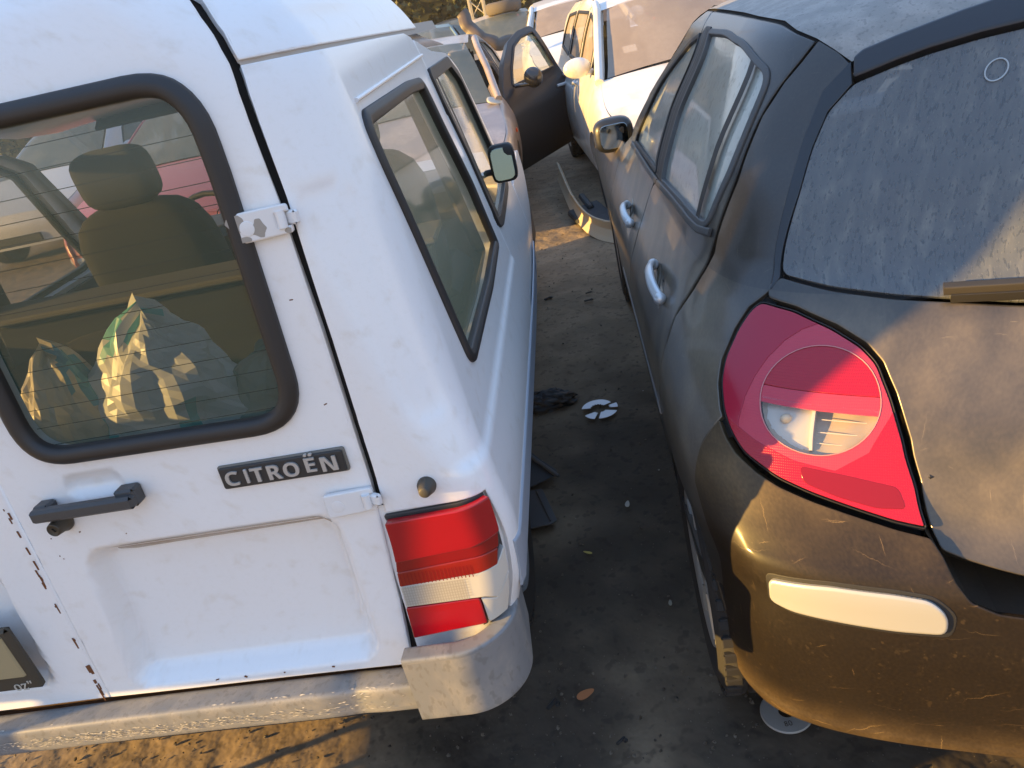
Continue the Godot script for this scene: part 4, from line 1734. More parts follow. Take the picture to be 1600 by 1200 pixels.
		wheel(hatch, Vector3(wx, .30, -4.16), .30, .092, -1.0 if side == 0 else 1.0, "alloy")
	# ---- tailgate
	var edge := [-.326, 1.006, -.328, .990, -.384, .983, -.462, .963, -.515, .942, -.549, .919, -.583, .880, -.619, .819, -.637, .761, -.640, .700, -.645, .672, -.683, .659, -.747, .641]
	var low := [-.635, .989, -.554, .994, -.446, 1.005, -.352, 1.020]
	var tg := edge + [-.86, .628] + cmir(edge + [-.86, .628]) + cmir(rev(low)) + [-.749, .982] + low
	mb = MB.new()
	panel(mb, L, -1.0, rp(tg, .006, .02), [], .0173, .001, .06, .003, func(p: Vector2) -> float:
		# a soft crease across the lower third
		return (.012 * smoothstep(.95, .85, p.y) - .034 * clampf((.838 - p.y) / .14, 0, 1)) * smoothstep(-.55, -.68, p.x))
	var gate := obj("tailgate", mb, M.dark, hatch)
	var gl := [-.356, 1.026, -.367, 1.159, -.371, 1.242, -.380, 1.302, -.413, 1.346, -.484, 1.367, -.535, 1.378, -.615, 1.389, -.683, 1.394]
	var glb := [-.749, .988, -.635, .995, -.554, 1.001, -.446, 1.012]
	var glp := rp(gl + [-.76, 1.399] + cmir(gl + [-.76, 1.399]) + cmir(rev(glb)) + glb, .012, .02)
	mb = MB.new()
	panel(mb, L, -1.0, glp, [], .03, -.001, .006, .001)
	var gp := obj("rear_window", mb, M.rear_glass, gate)
	# heater lines on the inside of the glass
	for i in 9:
		var h := 1.06 + i * .034
		mb = MB.new()
		strip(mb, L, -1.0, dense([-.44 - .01 * i * .3, h, -.80, h - .004], .06), .0016, -.0045)
		obj("heater_line", mb, M.black, gp)
	# tailgate edge between glass and quarter panel, its shade coloured in as gloss black
	for side in 2:
		var F: Callable = L if side == 0 else R
		mb = MB.new()
		panel(mb, F, -1.0 if side == 0 else 1.0, rp([-.395, 1.384, -.357, 1.337, -.349, 1.268, -.346, 1.192, -.340, 1.026, -.331, .999, -.351, 1.019, -.366, 1.159, -.370, 1.242, -.379, 1.302, -.410, 1.346], .003, .02), [], .02, .003, .02, .002)
		obj("shaded_gate_edge", mb, mat(lin(.02, .024, .03), .25), gate)
	# roof spoiler lip over the glass
	mb = MB.new()
	var spa := [-.402, 1.386, -.412, 1.352, -.483, 1.372, -.534, 1.383, -.614, 1.394, -.683, 1.399, -.78, 1.404]
	var spb := [-.85, 1.468, -.677, 1.450, -.576, 1.434, -.472, 1.412, -.415, 1.397]
	panel(mb, L, -1.0, rp(spa + cmir(spa) + cmir(rev(spb)) + spb, .004, .02), [], .02, .016, .03, .006)
	obj("roof_spoiler", mb, mat(lin(.022, .026, .034), .35), gate)
	# wiper
	mb = MB.new()
	var wp := []
	var wu := PackedVector3Array()
	for i in 12:
		var q := Vector2(lerpf(-.628, -1.0, i / 11.0), lerpf(.998, 1.006, i / 11.0))
		var nn := c_nrm(L, q, -1.0)
		wp.append(clio_l(q) + nn * .022)
		wu.append((nn + Vector3(0, .5, 0)).normalized())
	sweep(mb, PackedVector3Array(wp), wu, rp([-.011, -.008, .011, -.008, .009, .008, -.008, .010], .003, .004))
	var wip := obj("rear_wiper", mb, mat(lin(.035, .031, .026), .6), gate)
	mb = MB.new()
	wp = []
	for i in 12:
		var q := Vector2(lerpf(-.64, -1.0, i / 11.0), lerpf(.990, .996, i / 11.0))
		wp.append(clio_l(q) + c_nrm(L, q, -1.0) * .008)
	sweep(mb, PackedVector3Array(wp), wu, rp([-.004, -.008, .004, -.008, .003, .012, -.003, .012], .001, .004))
	obj("wiper_blade", mb, M.rubber, wip)
	# round sticker mark left on the glass
	mb = MB.new()
	var ring := PackedVector3Array()
	var ru := PackedVector3Array()
	for i in 28:
		var a := TAU * i / 28.0
		var q := Vector2(-.655 + .018 * cos(a), 1.335 + .017 * sin(a))
		var nn := c_nrm(L, q, -1.0)
		ring.append(clio_l(q) + nn * .0012)
		ru.append(nn)
	sweep(mb, ring, ru, rp([-.0013, 0, .0013, 0, .0013, .0006, -.0013, .0006], 0, .002), true)
	obj("sticker_trace", mb, mat(lin(.36, .40, .42), .7), gp)
	# plate recess under the tailgate: a shelf and its back
	mb = MB.new()
	var edge_pts := dense([-.628, .690, -.638, .664, -.642, .63, -.653, .60, -.688, .585, -.74, .581, -.80, .581, -mid_s(), .581], .012)
	var prev := -1
	for side in 2:
		prev = -1
		for i in range(0, edge_pts.size(), 2):
			var q := clio_l(Vector2(edge_pts[i], edge_pts[i + 1]))
			var nn := Vector3(0, 1, .2) if i > edge_pts.size() * .45 else Vector3(.9, .4, .1)
			var q2 := q + Vector3(.012, .012, -.13)
			if side == 1:
				q.x = 2 * CCX - q.x
				q2.x = 2 * CCX - q2.x
				nn.x = -nn.x
			var l := mb.add(q + Vector3(0, 0, -.002), nn.normalized(), Vector2(edge_pts[i], edge_pts[i + 1]))
			mb.add(q2, nn.normalized(), Vector2(edge_pts[i], edge_pts[i + 1] + .1))
			if prev >= 0:
				mb.quad(prev, prev + 1, l + 1, l)
			prev = l
	obj("bumper_ledge", mb, M.dark, hatch)
	mb = MB.new()
	bx(mb, Vector3(CCX, .67, -1.145), Vector3(.90, .20, .02), .004)
	obj("plate_recess", mb, M.black, hatch)
	# ---- roof skin from ditch to ditch, and the windscreen below it
	mb = MB.new()
	var q0 := [-.397, 1.384, -.412, 1.391, -.472, 1.402, -.576, 1.421, -.677, 1.435, -.80, 1.444]
	var rear := PackedVector3Array()
	for i in range(0, q0.size(), 2):
		rear.append(clio_l(Vector2(q0[i], q0[i + 1])))
	var eds := [-.397, 1.384, -.358, 1.409, -.317, 1.4315, -.26, 1.450, -.203, 1.4665, -.06, 1.475, .087, 1.4785, .30, 1.479, .50, 1.4785, .58, 1.476, .64, 1.462, .69, 1.443]
	var rows := []
	var nr := eds.size() / 2
	for i in nr:
		var e := clio_l(Vector2(eds[i * 2], eds[i * 2 + 1]))
		var fade := pow(1.0 - float(i) / (nr - 1), 2.0)
		var row := []
		for j in 41:
			var t := lerpf(-1, 1, j / 40.0)
			var x := CCX + t * (CCX - e.x)
			# the rear edge read off the tail outline
			var xr := CCX - absf(t) * (CCX - rear[0].x)
			var k := 0
			while k < rear.size() - 2 and rear[k + 1].x < xr:
				k += 1
			var w := clampf((xr - rear[k].x) / (rear[k + 1].x - rear[k].x), 0, 1.3)
			var qr := rear[k].lerp(rear[k + 1], w)
			var crown := lerpf(.05 * (1.0 - t * t), qr.y - rear[0].y, fade)
			var rb := (exp(-pow((absf(t) - .72) / .018, 2.0)) + exp(-pow((absf(t) - .40) / .018, 2.0))) * .005 * (1.0 - fade)
			row.append(mb.add(Vector3(x, e.y + crown - rb, e.z + (qr.z - rear[0].z) * fade), Vector3.UP, Vector2(x, e.z)))
		rows.append(row)
	grid_normals(mb, rows)
	obj("roof", mb, M.dark_roof, hatch)
	mb = MB.new()
	rows = []
	for q in [[.69, 1.443, .05], [.90, 1.333, .07], [1.12, 1.203, .09], [1.47, 1.022, .12]]:
		var e := clio_l(Vector2(q[0], q[1]))
		var row := []
		for j in 21:
			var t := lerpf(-1, 1, j / 20.0)
			row.append(mb.add(Vector3(CCX + t * (CCX - e.x), e.y + q[2] * .4 * (1 - t * t), e.z - q[2] * 1.5 * (1 - t * t)), Vector3.UP, Vector2(t, e.z)))
		rows.append(row)
	grid_normals(mb, rows)
	obj("windscreen", mb, M.side_glass, hatch)
	mb = MB.new()
	sheet(mb, [Vector3(CCX, 1.02, -3.86), Vector3(CCX, .98, -4.1), Vector3(CCX, .88, -4.6), Vector3(CCX, .72, -4.86), Vector3(CCX, .5, -4.95), Vector3(CCX, .28, -4.93)], [.70, .74, .76, .76, .74, .72], .06)
	obj("bonnet", mb, M.dark, hatch)
	# cabin: dark trim, seats, parcel shelf
	mb = MB.new()
	bx(mb, Vector3(CCX, .36, -2.9), Vector3(1.48, .16, 3.4), .02)
	obj("cabin_floor", mb, M.plastic, hatch)
	mb = MB.new()
	bx(mb, Vector3(CCX, .93, -1.72), Vector3(1.05, .02, .42), .006)
	obj("parcel_shelf", mb, M.plastic, hatch)
	mb = MB.new()
	bx(mb, Vector3(CCX, .80, -3.55), Vector3(1.25, .26, .4), .05)
	obj("dashboard", mb, M.plastic, hatch)
	mb = MB.new()
	pod(mb, Vector3(CCX, .72, -2.15), Vector3(.575, .31, .08), 5.0, Basis.from_euler(Vector3(.25, 0, 0)))
	pod(mb, Vector3(CCX, .48, -2.42), Vector3(.575, .09, .26), 5.0)
	obj("rear_seat", mb, M.cloth, hatch)
	for sx: float in [-.34, .34]:
		mb = MB.new()
		pod(mb, Vector3(CCX + sx, .50, -3.15), Vector3(.24, .09, .26), 4.0)
		pod(mb, Vector3(CCX + sx, .84, -2.93), Vector3(.235, .31, .075), 4.0, Basis.from_euler(Vector3(.22, 0, 0)))
		pod(mb, Vector3(CCX + sx, 1.20, -2.85), Vector3(.135, .09, .05), 4.0, Basis.from_euler(Vector3(.15, 0, 0)))
		obj("front_seat", mb, M.cloth, hatch)
	# door mirrors
	for side: float in [-1.0, 1.0]:
		var mc := Vector3(CCX + side * .775, .985, -3.70)
		mb = MB.new()
		pod(mb, mc + Vector3(0, 0, -.01), Vector3(.092, .078, .055), 3.2)
		bx(mb, mc + Vector3(-side * .11, -.045, -.01), Vector3(.12, .03, .05), .012)
		bx(mb, mc + Vector3(-side * .155, -.01, .0), Vector3(.012, .16, .15), .005, Vector3(0, 0, side * .3))
		var mm := obj("door_mirror", mb, paint(lin(.014, .015, .017), .4, .2), hatch)
		mb = MB.new()
		prism(mb, Transform3D(Basis.from_euler(Vector3(-.06, -side * .1, 0)), mc + Vector3(0, 0, .040)), rrect(.130, .108, .03), .008, .003)
		obj("mirror_glass", mb, mat(lin(.30, .33, .34), .06, 1.0), mm)

func mid_s() -> float:
	return cs[cs.size() - 1]

func grid_normals(mb: MB, rows: Array) -> void:
	var nr := rows.size()
	var nc: int = rows[0].size()
	for i in nr:
		for j in nc:
			var a: Vector3 = mb.v[rows[i][mini(j + 1, nc - 1)]] - mb.v[rows[i][maxi(j - 1, 0)]]
			var b: Vector3 = mb.v[rows[mini(i + 1, nr - 1)][j]] - mb.v[rows[maxi(i - 1, 0)][j]]
			var c := a.cross(b).normalized()
			mb.n[rows[i][j]] = c if c.y >= 0.0 else -c
	for i in nr - 1:
		for j in nc - 1:
			mb.quad(rows[i][j], rows[i][j + 1], rows[i + 1][j + 1], rows[i + 1][j])

func belt_trim(mb: MB, F: Callable, sg: float, path: Array) -> void:
	var pts := PackedVector3Array()
	var ups := PackedVector3Array()
	var d := dense(path, .04)
	for i in range(0, d.size(), 2):
		var q := Vector2(d[i], d[i + 1])
		var nn := c_nrm(F, q, sg)
		pts.append(F.call(q) + nn * .001)
		ups.append(nn)
	sweep(mb, pts, ups, rp([-.011, 0, .011, 0, .008, .008, -.008, .008], .003, .003))

func door_pull(F: Callable, sg: float, path: Array, parent: Node) -> void:
	var mb := MB.new()
	var pts := PackedVector3Array()
	var ups := PackedVector3Array()
	var d := dense(path, .012)
	var n := d.size() / 2
	for i in n:
		var t := float(i) / (n - 1)
		var q := Vector2(d[i * 2], d[i * 2 + 1])
		var nn := c_nrm(F, q, sg)
		pts.append(F.call(q) + nn * (.004 + .034 * pow(sin(PI * clampf(t * .92 + .04, 0, 1)), .6)))
		ups.append(nn)
	sweep(mb, pts, ups, ell(.015, .010, 14))
	# rounded ends
	blob(mb, pts[0], Vector3(.016, .016, .016), FastNoiseLite.new(), 0.0, 8, 12)
	blob(mb, pts[n - 1], Vector3(.016, .016, .016), FastNoiseLite.new(), 0.0, 8, 12)
	obj("handle", mb, M.handle, parent)
	mb = MB.new()
	var c := Vector2((path[0] + path[4]) * .5 + .01, (path[1] + path[5]) * .5 + .010)
	var e := PackedVector2Array()
	for p in ell(.055, .023, 20):
		e.append(c + p)
	panel(mb, F, sg, e, [], .02, -.012, .0, 0.0)
	obj("handle_recess", mb, M.gap, parent)

func clio_lamp(F: Callable, sg: float) -> void:
	var outline := [-.317, .981, -.381, .975, -.453, .956, -.507, .935, -.539, .915, -.572, .875, -.606, .817, -.626, .754, -.629, .698, -.586, .705, -.520, .722, -.459, .738, -.400, .756, -.340, .784, -.313, .810, -.288, .838, -.271, .870, -.266, .903, -.279, .941, -.300, .969]
	var full := rp(outline, .012, .012, {8: .004})
	var mb := MB.new()
	panel(mb, F, sg, inset(full, -.004), [], .02, -.034, .0, .0)
	var lamp := obj("tail_lamp", mb, M.black, hatch)
	var clipped := func(cut: PackedVector2Array) -> PackedVector2Array:
		var r := Geometry2D.intersect_polygons(inset(full, .0015), cut)
		return rp_keep(r[0])
	# outer skin split into the fields one sees through it
	var arc := [-.326, .80, -.322, .83, -.325, .862, -.336, .890, -.352, .916, -.375, .938, -.402, .953, -.43, .962, -.47, .975]
	var disc := PackedVector2Array()
	for i in 48:
		var a := TAU * i / 48.0
		disc.append(Vector2(-.458, .864) + Vector2(.104 * cos(a) - .006 * sin(a), .070 * sin(a) - .012 * cos(a) * -1.0))
	# left field, deep rose
	mb = MB.new()
	panel(mb, F, sg, clipped.call(rp([-.20, .79] + arc + [-.40, 1.05, -.20, 1.05], 0, .02)), [], .014, .0045, .006, .0015)
	obj("outer_lens", mb, M.lamp_pink, lamp)
	# field round the disc
	mb = MB.new()
	var body: PackedVector2Array = clipped.call(rp(rev(arc) + [-.326, .66, -.75, .66, -.75, .99], 0, .02))
	panel(mb, F, sg, body, [disc], .012, .004, .006, .0015)
	var fieldp := obj("outer_lens", mb, M.lamp_rose, lamp)
	mb = MB.new()
	panel(mb, F, sg, clipped.call(rp([-.30, .83, -.36, .806, -.43, .783, -.50, .772, -.555, .80, -.585, .86, -.66, .87, -.68, .60, -.30, .60], 0, .02)), [], .012, .0052, .002, .001)
	obj("lower_lens", mb, M.lamp_red, lamp)
	mb = MB.new()
	panel(mb, F, sg, rp([-.440, .776, -.52, .766, -.60, .752, -.608, .722, -.56, .722, -.50, .735, -.445, .752], .01, .01), [], .012, .0062, .002, .001)
	obj("reflector", mb, M.lamp_deep, lamp)
	mb = MB.new()
	var split_hi := PackedVector2Array([Vector2(-.30, .884), Vector2(-.30, 1.0), Vector2(-.62, 1.0), Vector2(-.62, .872)])
	var split_lo := PackedVector2Array([Vector2(-.30, .870), Vector2(-.62, .854), Vector2(-.62, .74), Vector2(-.30, .74)])
	var bar := PackedVector2Array([Vector2(-.30, .8835), Vector2(-.62, .8715), Vector2(-.62, .8465), Vector2(-.30, .8625)])
	var up: PackedVector2Array = rp_keep(Geometry2D.intersect_polygons(disc, split_hi)[0])
	panel(mb, F, sg, up, [], .012, .0035, .004, .001)
	obj("brake_lens", mb, M.lamp_red, lamp)
	mb = MB.new()
	panel(mb, F, sg, rp_keep(Geometry2D.intersect_polygons(disc, bar)[0]), [], .012, .003, .003, .0008)
	obj("lens_bar", mb, M.lamp_rose, lamp)
	# clear half of the disc: a bowl behind a pane
	mb = MB.new()
	var lo: PackedVector2Array = rp_keep(Geometry2D.intersect_polygons(disc, split_lo)[0])
	panel(mb, F, sg, lo, [], .008, -.010, .0, 0.0, func(p: Vector2) -> float:
		var d := ((p - Vector2(-.458, .864)) / Vector2(.104, .070)).length()
		return -.020 * (1.0 - clampf(d * d, 0, 1)) + .0008 * sin(p.x * 700.0))
	obj("reflector_bowl", mb, M.lamp_bowl, lamp)
	# the nearer half is a bright reflector, the farther half a tan ribbed one, a wall between them
	mb = MB.new()
	var left_half: PackedVector2Array = rp_keep(Geometry2D.intersect_polygons(lo, PackedVector2Array([Vector2(-.30, 1.0), Vector2(-.30, .7), Vector2(-.462, .7), Vector2(-.452, 1.0)]))[0])
	panel(mb, F, sg, inset(left_half, .004), [], .012, -.016, .0, 0.0, func(p: Vector2) -> float: return .0022 * absf(sin(p.x * 260.0)))
	obj("bright_reflector", mb, mat(lin(.58, .52, .44), .3, .2), lamp)
	mb = MB.new()
	panel(mb, F, sg, rp([-.448, .868, -.455, .80, -.461, .80, -.454, .868], 0, .02), [], .02, -.004, .016, .0005)
	obj("dividing_wall", mb, mat(lin(.60, .52, .44), .3), lamp)
	for h: float in [.846, .828, .812]:
		mb = MB.new()
		strip(mb, F, sg, dense([-.466, h, -.545, h - .003], .02), .0012, -.014)
		obj("lens_line", mb, mat(lin(.62, .52, .40), .4), lamp)
	mb = MB.new()
	panel(mb, F, sg, lo, [], .03, .003, .002, 0.0)
	obj("clear_lens", mb, M.clear_glass, lamp)
	mb = MB.new()
	var lp := loop_path(F, sg, disc, .0045)
	sweep(mb, lp[0], lp[1], ell(.0011, .0009, 6), true)
	obj("lens_ring", mb, mat(lin(.55, .22, .22), .3), lamp)
	mb = MB.new()
	blob(mb, F.call(Vector2(-.405, .843)) + c_nrm(F, Vector2(-.405, .843), sg) * -.010, Vector3(.011, .010, .008), FastNoiseLite.new(), 0.0, 10, 14)
	obj("bulb", mb, mat(lin(.6, .5, .35), .2), lamp)
	# dark rubber edge round the lamp
	mb = MB.new()
	lp = loop_path(F, sg, inset(full, -.0015), -.001)
	sweep(mb, lp[0], lp[1], ell(.0018, .003, 6), true)
	obj("lamp_seal", mb, M.black, lamp)

func rp_keep(p: PackedVector2Array) -> PackedVector2Array:
	# drop points that nearly coincide, cut long edges
	var o := PackedVector2Array()
	for i in p.size():
		if o.is_empty() or o[o.size() - 1].distance_to(p[i]) > .0012:
			o.append(p[i])
	while o.size() > 3 and o[0].distance_to(o[o.size() - 1]) < .0012:
		o.remove_at(o.size() - 1)
	var d := PackedVector2Array()
	for i in o.size():
		var a := o[i]
		var b := o[(i + 1) % o.size()]
		var k := maxi(1, int(ceil(a.distance_to(b) / .012)))
		for j in k:
			d.append(a.lerp(b, float(j) / k))
	return d

# ---------------------------------------------------------------- the rest of the yard
# A car in its own axes: nose at z = 0 looking to +z, tail at negative z.
func make_car(root: Node3D, o: Dictionary) -> void:
	org = Vector3.ZERO
	var prof: Array = o.prof
	var xl := Lut.new(o.xs)
	var n := prof.size()
	var zr: float = prof[n - 1][0]
	var top := func(z: float) -> float:
		for i in n - 1:
			var a: float = prof[i][0]
			var b: float = prof[i + 1][0]
			if z <= a and z >= b and a > b:
				return lerpf(prof[i][1], prof[i + 1][1], (a - z) / (a - b))
		return prof[0][1]
	var X := func(z: float, h: float) -> float:
		var x := xl.at(h)
		var f := clampf((z + .75) / .75, 0, 1)
		var r := clampf((zr + .6 - z) / .6, 0, 1)
		x -= .20 * f * f * f + .13 * r * r * r
		var d := clampf(1.0 - (top.call(z) - h) / .07, 0, 1)
		return x - .035 * d * d
	var poly := []
	for q in prof:
		poly.append(q[0])
		poly.append(q[1])
	for w in o.arches:
		pass
	var arcs := []
	var ar: Array = o.arches.duplicate()
	ar.reverse()
	for w in ar:
		for i in 11:
			var a := PI - PI * i / 10.0
			arcs.append(w + .36 * cos(a))
			arcs.append(.24 + .40 * sin(a))
	var whole := rp(poly + arcs, .03, .05)
	var bands: Array = o.bands
	var holes := []
	for w in o.wins:
		holes.append(rp(w, .03, .05))
	var P: StandardMaterial3D = o.paint
	for side: float in [1.0, -1.0]:
		var F := func(p: Vector2) -> Vector3: return Vector3(side * X.call(p.x, p.y), p.y, p.x)
		for b in bands:
			if o.get("no_door", 0.0) == side and b[2] == "front_door":
				continue
			var rect := PackedVector2Array([Vector2(b[0], 0), Vector2(b[1], 0), Vector2(b[1], 3), Vector2(b[0], 3)])
			var got := Geometry2D.intersect_polygons(whole, rect)
			if got.is_empty():
				continue
			var mine := []
			for h in holes:
				var c := Vector2.ZERO
				for p in h:
					c += p / h.size()
				if c.x > b[1] and c.x < b[0]:
					mine.append(h)
			var mb := MB.new()
			panel(mb, F, -side, inset(rp_keep(got[0]), .003), mine, .06, 0.0, .03, .004)
			var piece := obj(b[2], mb, P, root)
			for h in mine:
				mb = MB.new()
				panel(mb, F, -side, inset(h, .004), [], .12, -.008, .004, 0.0)
				obj("window_pane", mb, o.side_glass, piece)
				mb = MB.new()
				var lp := loop_path(F, -side, h, .0)
				sweep(mb, lp[0], lp[1], rp([-.014, -.01, .014, -.01, .014, .005, -.014, .005], 0, .01), true)
				obj("window_seal", mb, M.black, piece)
			if b[2].ends_with("door"):
				mb = MB.new()
				var hz := lerpf(b[0], b[1], .86)
				var hp := PackedVector3Array()
				var hu := PackedVector3Array()
				for i in 7:
					var q: Vector3 = F.call(Vector2(hz + .09 - i * .03, o.belt - .10))
					hp.append(q + Vector3(side * (.006 + .03 * sin(PI * i / 6.0)), 0, 0))
					hu.append(Vector3(side, 0, 0))
				sweep(mb, hp, hu, ell(.014, .010, 8))
				obj("handle", mb, o.get("handle", M.handle), piece)
		# mirror
		if o.get("mirror", true) and o.get("no_door", 0.0) != side:
			var mz: float = o.mirror_z
			var mb := MB.new()
			blob(mb, Vector3(side * (X.call(mz, o.belt) + .10), o.belt + .075, mz), Vector3(.11, .075, .06), FastNoiseLite.new(), 0.0, 10, 16)
			bx(mb, Vector3(side * (X.call(mz, o.belt) + .01), o.belt + .03, mz), Vector3(.08, .04, .05), .01)
			obj("door_mirror", mb, o.get("mirror_mat", P), root)
		for w in o.arches:
			wheel(root, Vector3(side * (xl.at(.5) - .12), .30, w), .30, .09, side)
	# skins across the car
	for sk in o.skins:
		var mb := MB.new()
		var mid := []
		var half := []
		for i in range(sk[0], sk[1]):
			var a := Vector2(prof[i][0], prof[i][1])
			var b := Vector2(prof[i + 1][0], prof[i + 1][1])
			for j in 5:
				if j == 4 and i < sk[1] - 1:
					continue
				var p := a.lerp(b, j / 4.0)
				mid.append(Vector3(0, p.y + .03 + sk[4] * .4, p.x))
				half.append(X.call(p.x, p.y) + .002 - sk[4])
		sheet(mb, mid, half, .03 + sk[4] * .4)
		obj(sk[2], mb, sk[3], root)
	# cabin
	var mb := MB.new()
	bx(mb, Vector3(0, .45, zr * .55), Vector3(1.3, .25, -zr * .6), .03)
	bx(mb, Vector3(0, o.belt - .12, o.mirror_z + .02), Vector3(1.25, .16, .35), .04)
	obj("cabin_trim", mb, M.plastic, root)
	for sx: float in [-.36, .36]:
		mb = MB.new()
		bx(mb, Vector3(sx, .86, o.mirror_z - 1.0), Vector3(.46, .62, .13), .05, Vector3(-.2, 0, 0))
		bx(mb, Vector3(sx, 1.20, o.mirror_z - 1.06), Vector3(.25, .16, .08), .03, Vector3(-.15, 0, 0))
		obj("front_seat", mb, M.cloth, root)
	# lamps and grille
	for side: float in [1.0, -1.0]:
		mb = MB.new()
		blob(mb, Vector3(side * .55, prof[1][1] - .02, -.12), Vector3(.17, .085, .10), FastNoiseLite.new(), 0.0, 10, 16)
		obj("headlamp", mb, M.clear_lens, root)
	mb = MB.new()
	bx(mb, Vector3(0, prof[0][1] + .12, -.01), Vector3(.7, .09, .03), .01)
	obj("grille", mb, M.black, root)

func yard() -> void:
	var xs_car := [.15, .74, .30, .80, .55, .84, .72, .835, .86, .79, .95, .74, 1.20, .63, 1.45, .50, 1.7, .42]
	# --- brown saloon nose to nose with the van, one door open
	var brown := paint(lin(.20, .165, .145), .38, .5)
	brown.albedo_texture = dirt_tex(512, 91, Color(.52, .47, .44), Color(.68, .61, .55), .006, .35, .75, .5, .2)
	brown.albedo_color = Color.WHITE
	tri(brown, .8)
	var shadeglass := tri(mat(Color(1, 1, 1, .6), .28), .9)
	shadeglass.albedo_texture = dirt_tex(256, 95, Color(.40, .44, .43), Color(.52, .53, .49), .008, .3, .7, .4)
	shadeglass.transparency = BaseMaterial3D.TRANSPARENCY_ALPHA
	var sed := thing("brown_hatchback", "dusty brown hatchback facing the van with its near front door swung open", "car", Vector3(-1.27, 0, -5.42))
	sed.rotation.y = .02
	var prof := [[-.02, .25], [.0, .48], [-.06, .62], [-.35, .74], [-.80, .85], [-1.12, .92], [-1.55, 1.14], [-1.85, 1.29], [-2.05, 1.36], [-2.6, 1.41], [-3.2, 1.38], [-3.65, 1.22], [-3.95, .95], [-4.10, .80], [-4.12, .45], [-4.05, .25]]
	make_car(sed, {"prof": prof, "xs": xs_car, "arches": [-.82, -3.38], "belt": .90, "mirror_z": -1.62, "paint": brown, "side_glass": shadeglass, "no_door": 1.0,
		"wins": [[-1.68, .95, -2.0, 1.18, -2.25, 1.29, -2.52, 1.33, -2.56, .97], [-2.66, .97, -2.64, 1.33, -3.05, 1.30, -3.30, 1.20, -3.36, 1.0]],
		"bands": [[.1, -1.36, "front_wing"], [-1.36, -2.60, "front_door"], [-2.60, -4.3, "rear_quarter"]],
		"skins": [[0, 2, "front_bumper", brown, 0.0], [2, 5, "bonnet", brown, 0.0], [5, 8, "windscreen", shadeglass, .03], [8, 10, "roof", brown, 0.0], [10, 12, "rear_window", shadeglass, .03], [12, 15, "tail", brown, 0.0]]})
	sed.remove_meta("group")
	# windscreen surround
	org = Vector3.ZERO
	for side: float in [1.0, -1.0]:
		var mbp := MB.new()
		tube(mbp, [Vector3(side * .74, .94, -1.10), Vector3(side * .665, 1.16, -1.55), Vector3(side * .60, 1.31, -1.85), Vector3(side * .575, 1.38, -2.06)], .03, 10)
		obj("windscreen_pillar", mbp, brown, sed)
	var mbi := MB.new()
	pod(mbi, Vector3(.70, .935, -1.10), Vector3(.06, .012, .05), 3.0, Basis.from_euler(Vector3(.35, 0, -.35)))
	obj("wing_corner", mbi, mat(lin(.45, .42, .36), .4), sed)
	mbi = MB.new()
	bx(mbi, Vector3(.842, .70, -.95), Vector3(.012, .03, .055), .004)
	obj("side_repeater", mbi, mat(lin(.65, .10, .01), .3), sed)
	# the open door, hinged at its front edge
	var hinge := Vector3(.80, 0, -1.38)
	org = hinge
	var xl := Lut.new(xs_car)
	var F := func(p: Vector2) -> Vector3: return Vector3(xl.at(p.y) - .02, p.y, p.x)
	var dp := rp([-1.38, .27, -1.38, .88, -1.46, .95, -1.72, 1.16, -2.0, 1.30, -2.25, 1.355, -2.52, 1.37, -2.58, 1.33, -2.60, .95, -2.60, .52, -2.50, .27], .04, .04)
	var dw := rp([-1.64, .955, -1.80, 1.10, -2.02, 1.245, -2.25, 1.30, -2.50, 1.315, -2.53, .975], .03, .03)
	var dk := paint(lin(.010, .011, .014), .5, .15)
	var mb := MB.new()
	panel(mb, F, -1.0, dp, [dw], .05, 0.0, .05, .005)
	var dm := obj("open_door", mb, dk, sed)
	dm.set_meta("label", "open front door, dark skin with round mirror")
	dm.position = hinge
	dm.rotation.y = deg_to_rad(-27.0)
	mb = MB.new()
	panel(mb, F, -1.0, inset(dw, .004), [], .1, -.01, .004, 0.0)
	obj("window_pane", mb, M.van_side_glass, dm)
	mb = MB.new()
	var lp := loop_path(F, -1.0, dw, .001)
	sweep(mb, lp[0], lp[1], rp([-.012, -.01, .012, -.01, .012, .006, -.012, .006], 0, .01), true)
	obj("window_seal", mb, M.black, dm)
	mb = MB.new()
	panel(mb, F, 1.0, inset(dp, .01), [inset(dw, -.01)], .1, .045, .01, .004)
	obj("door_card", mb, M.plastic, dm)
	mb = MB.new()
	blob(mb, Vector3(.92, 1.0, -1.66), Vector3(.085, .085, .06), FastNoiseLite.new(), 0.0, 14, 20)
	bx(mb, Vector3(.82, .955, -1.64), Vector3(.16, .03, .06), .01)
	obj("door_mirror", mb, paint(lin(.02, .02, .022), .25, .6), dm)
	mb = MB.new()
	var hp := PackedVector3Array()
	var hu := PackedVector3Array()
	for i in 7:
		var q: Vector3 = F.call(Vector2(-2.34 - i * .03, .82))
		hp.append(q + Vector3(.006 + .03 * sin(PI * i / 6.0), 0, 0))
		hu.append(Vector3(1, 0, 0))
	sweep(mb, hp, hu, ell(.014, .010, 8))
	obj("handle", mb, M.handle, dm)
	# --- pale people carrier beside it
	var pale := paint(lin(.62, .60, .56), .32, .6)
	pale.albedo_texture = dirt_tex(512, 101, Color(.84, .83, .81), Color(.78, .72, .64), .006, .45, .8, .3, .3)
	pale.albedo_color = Color.WHITE
	tri(pale, .8)
	var mpv := thing("pale_people_carrier", "pale silver people carrier with a dust-covered windscreen beside the open door", "car", Vector3(1.07, 0, -5.15))
	mpv.rotation.y = .088
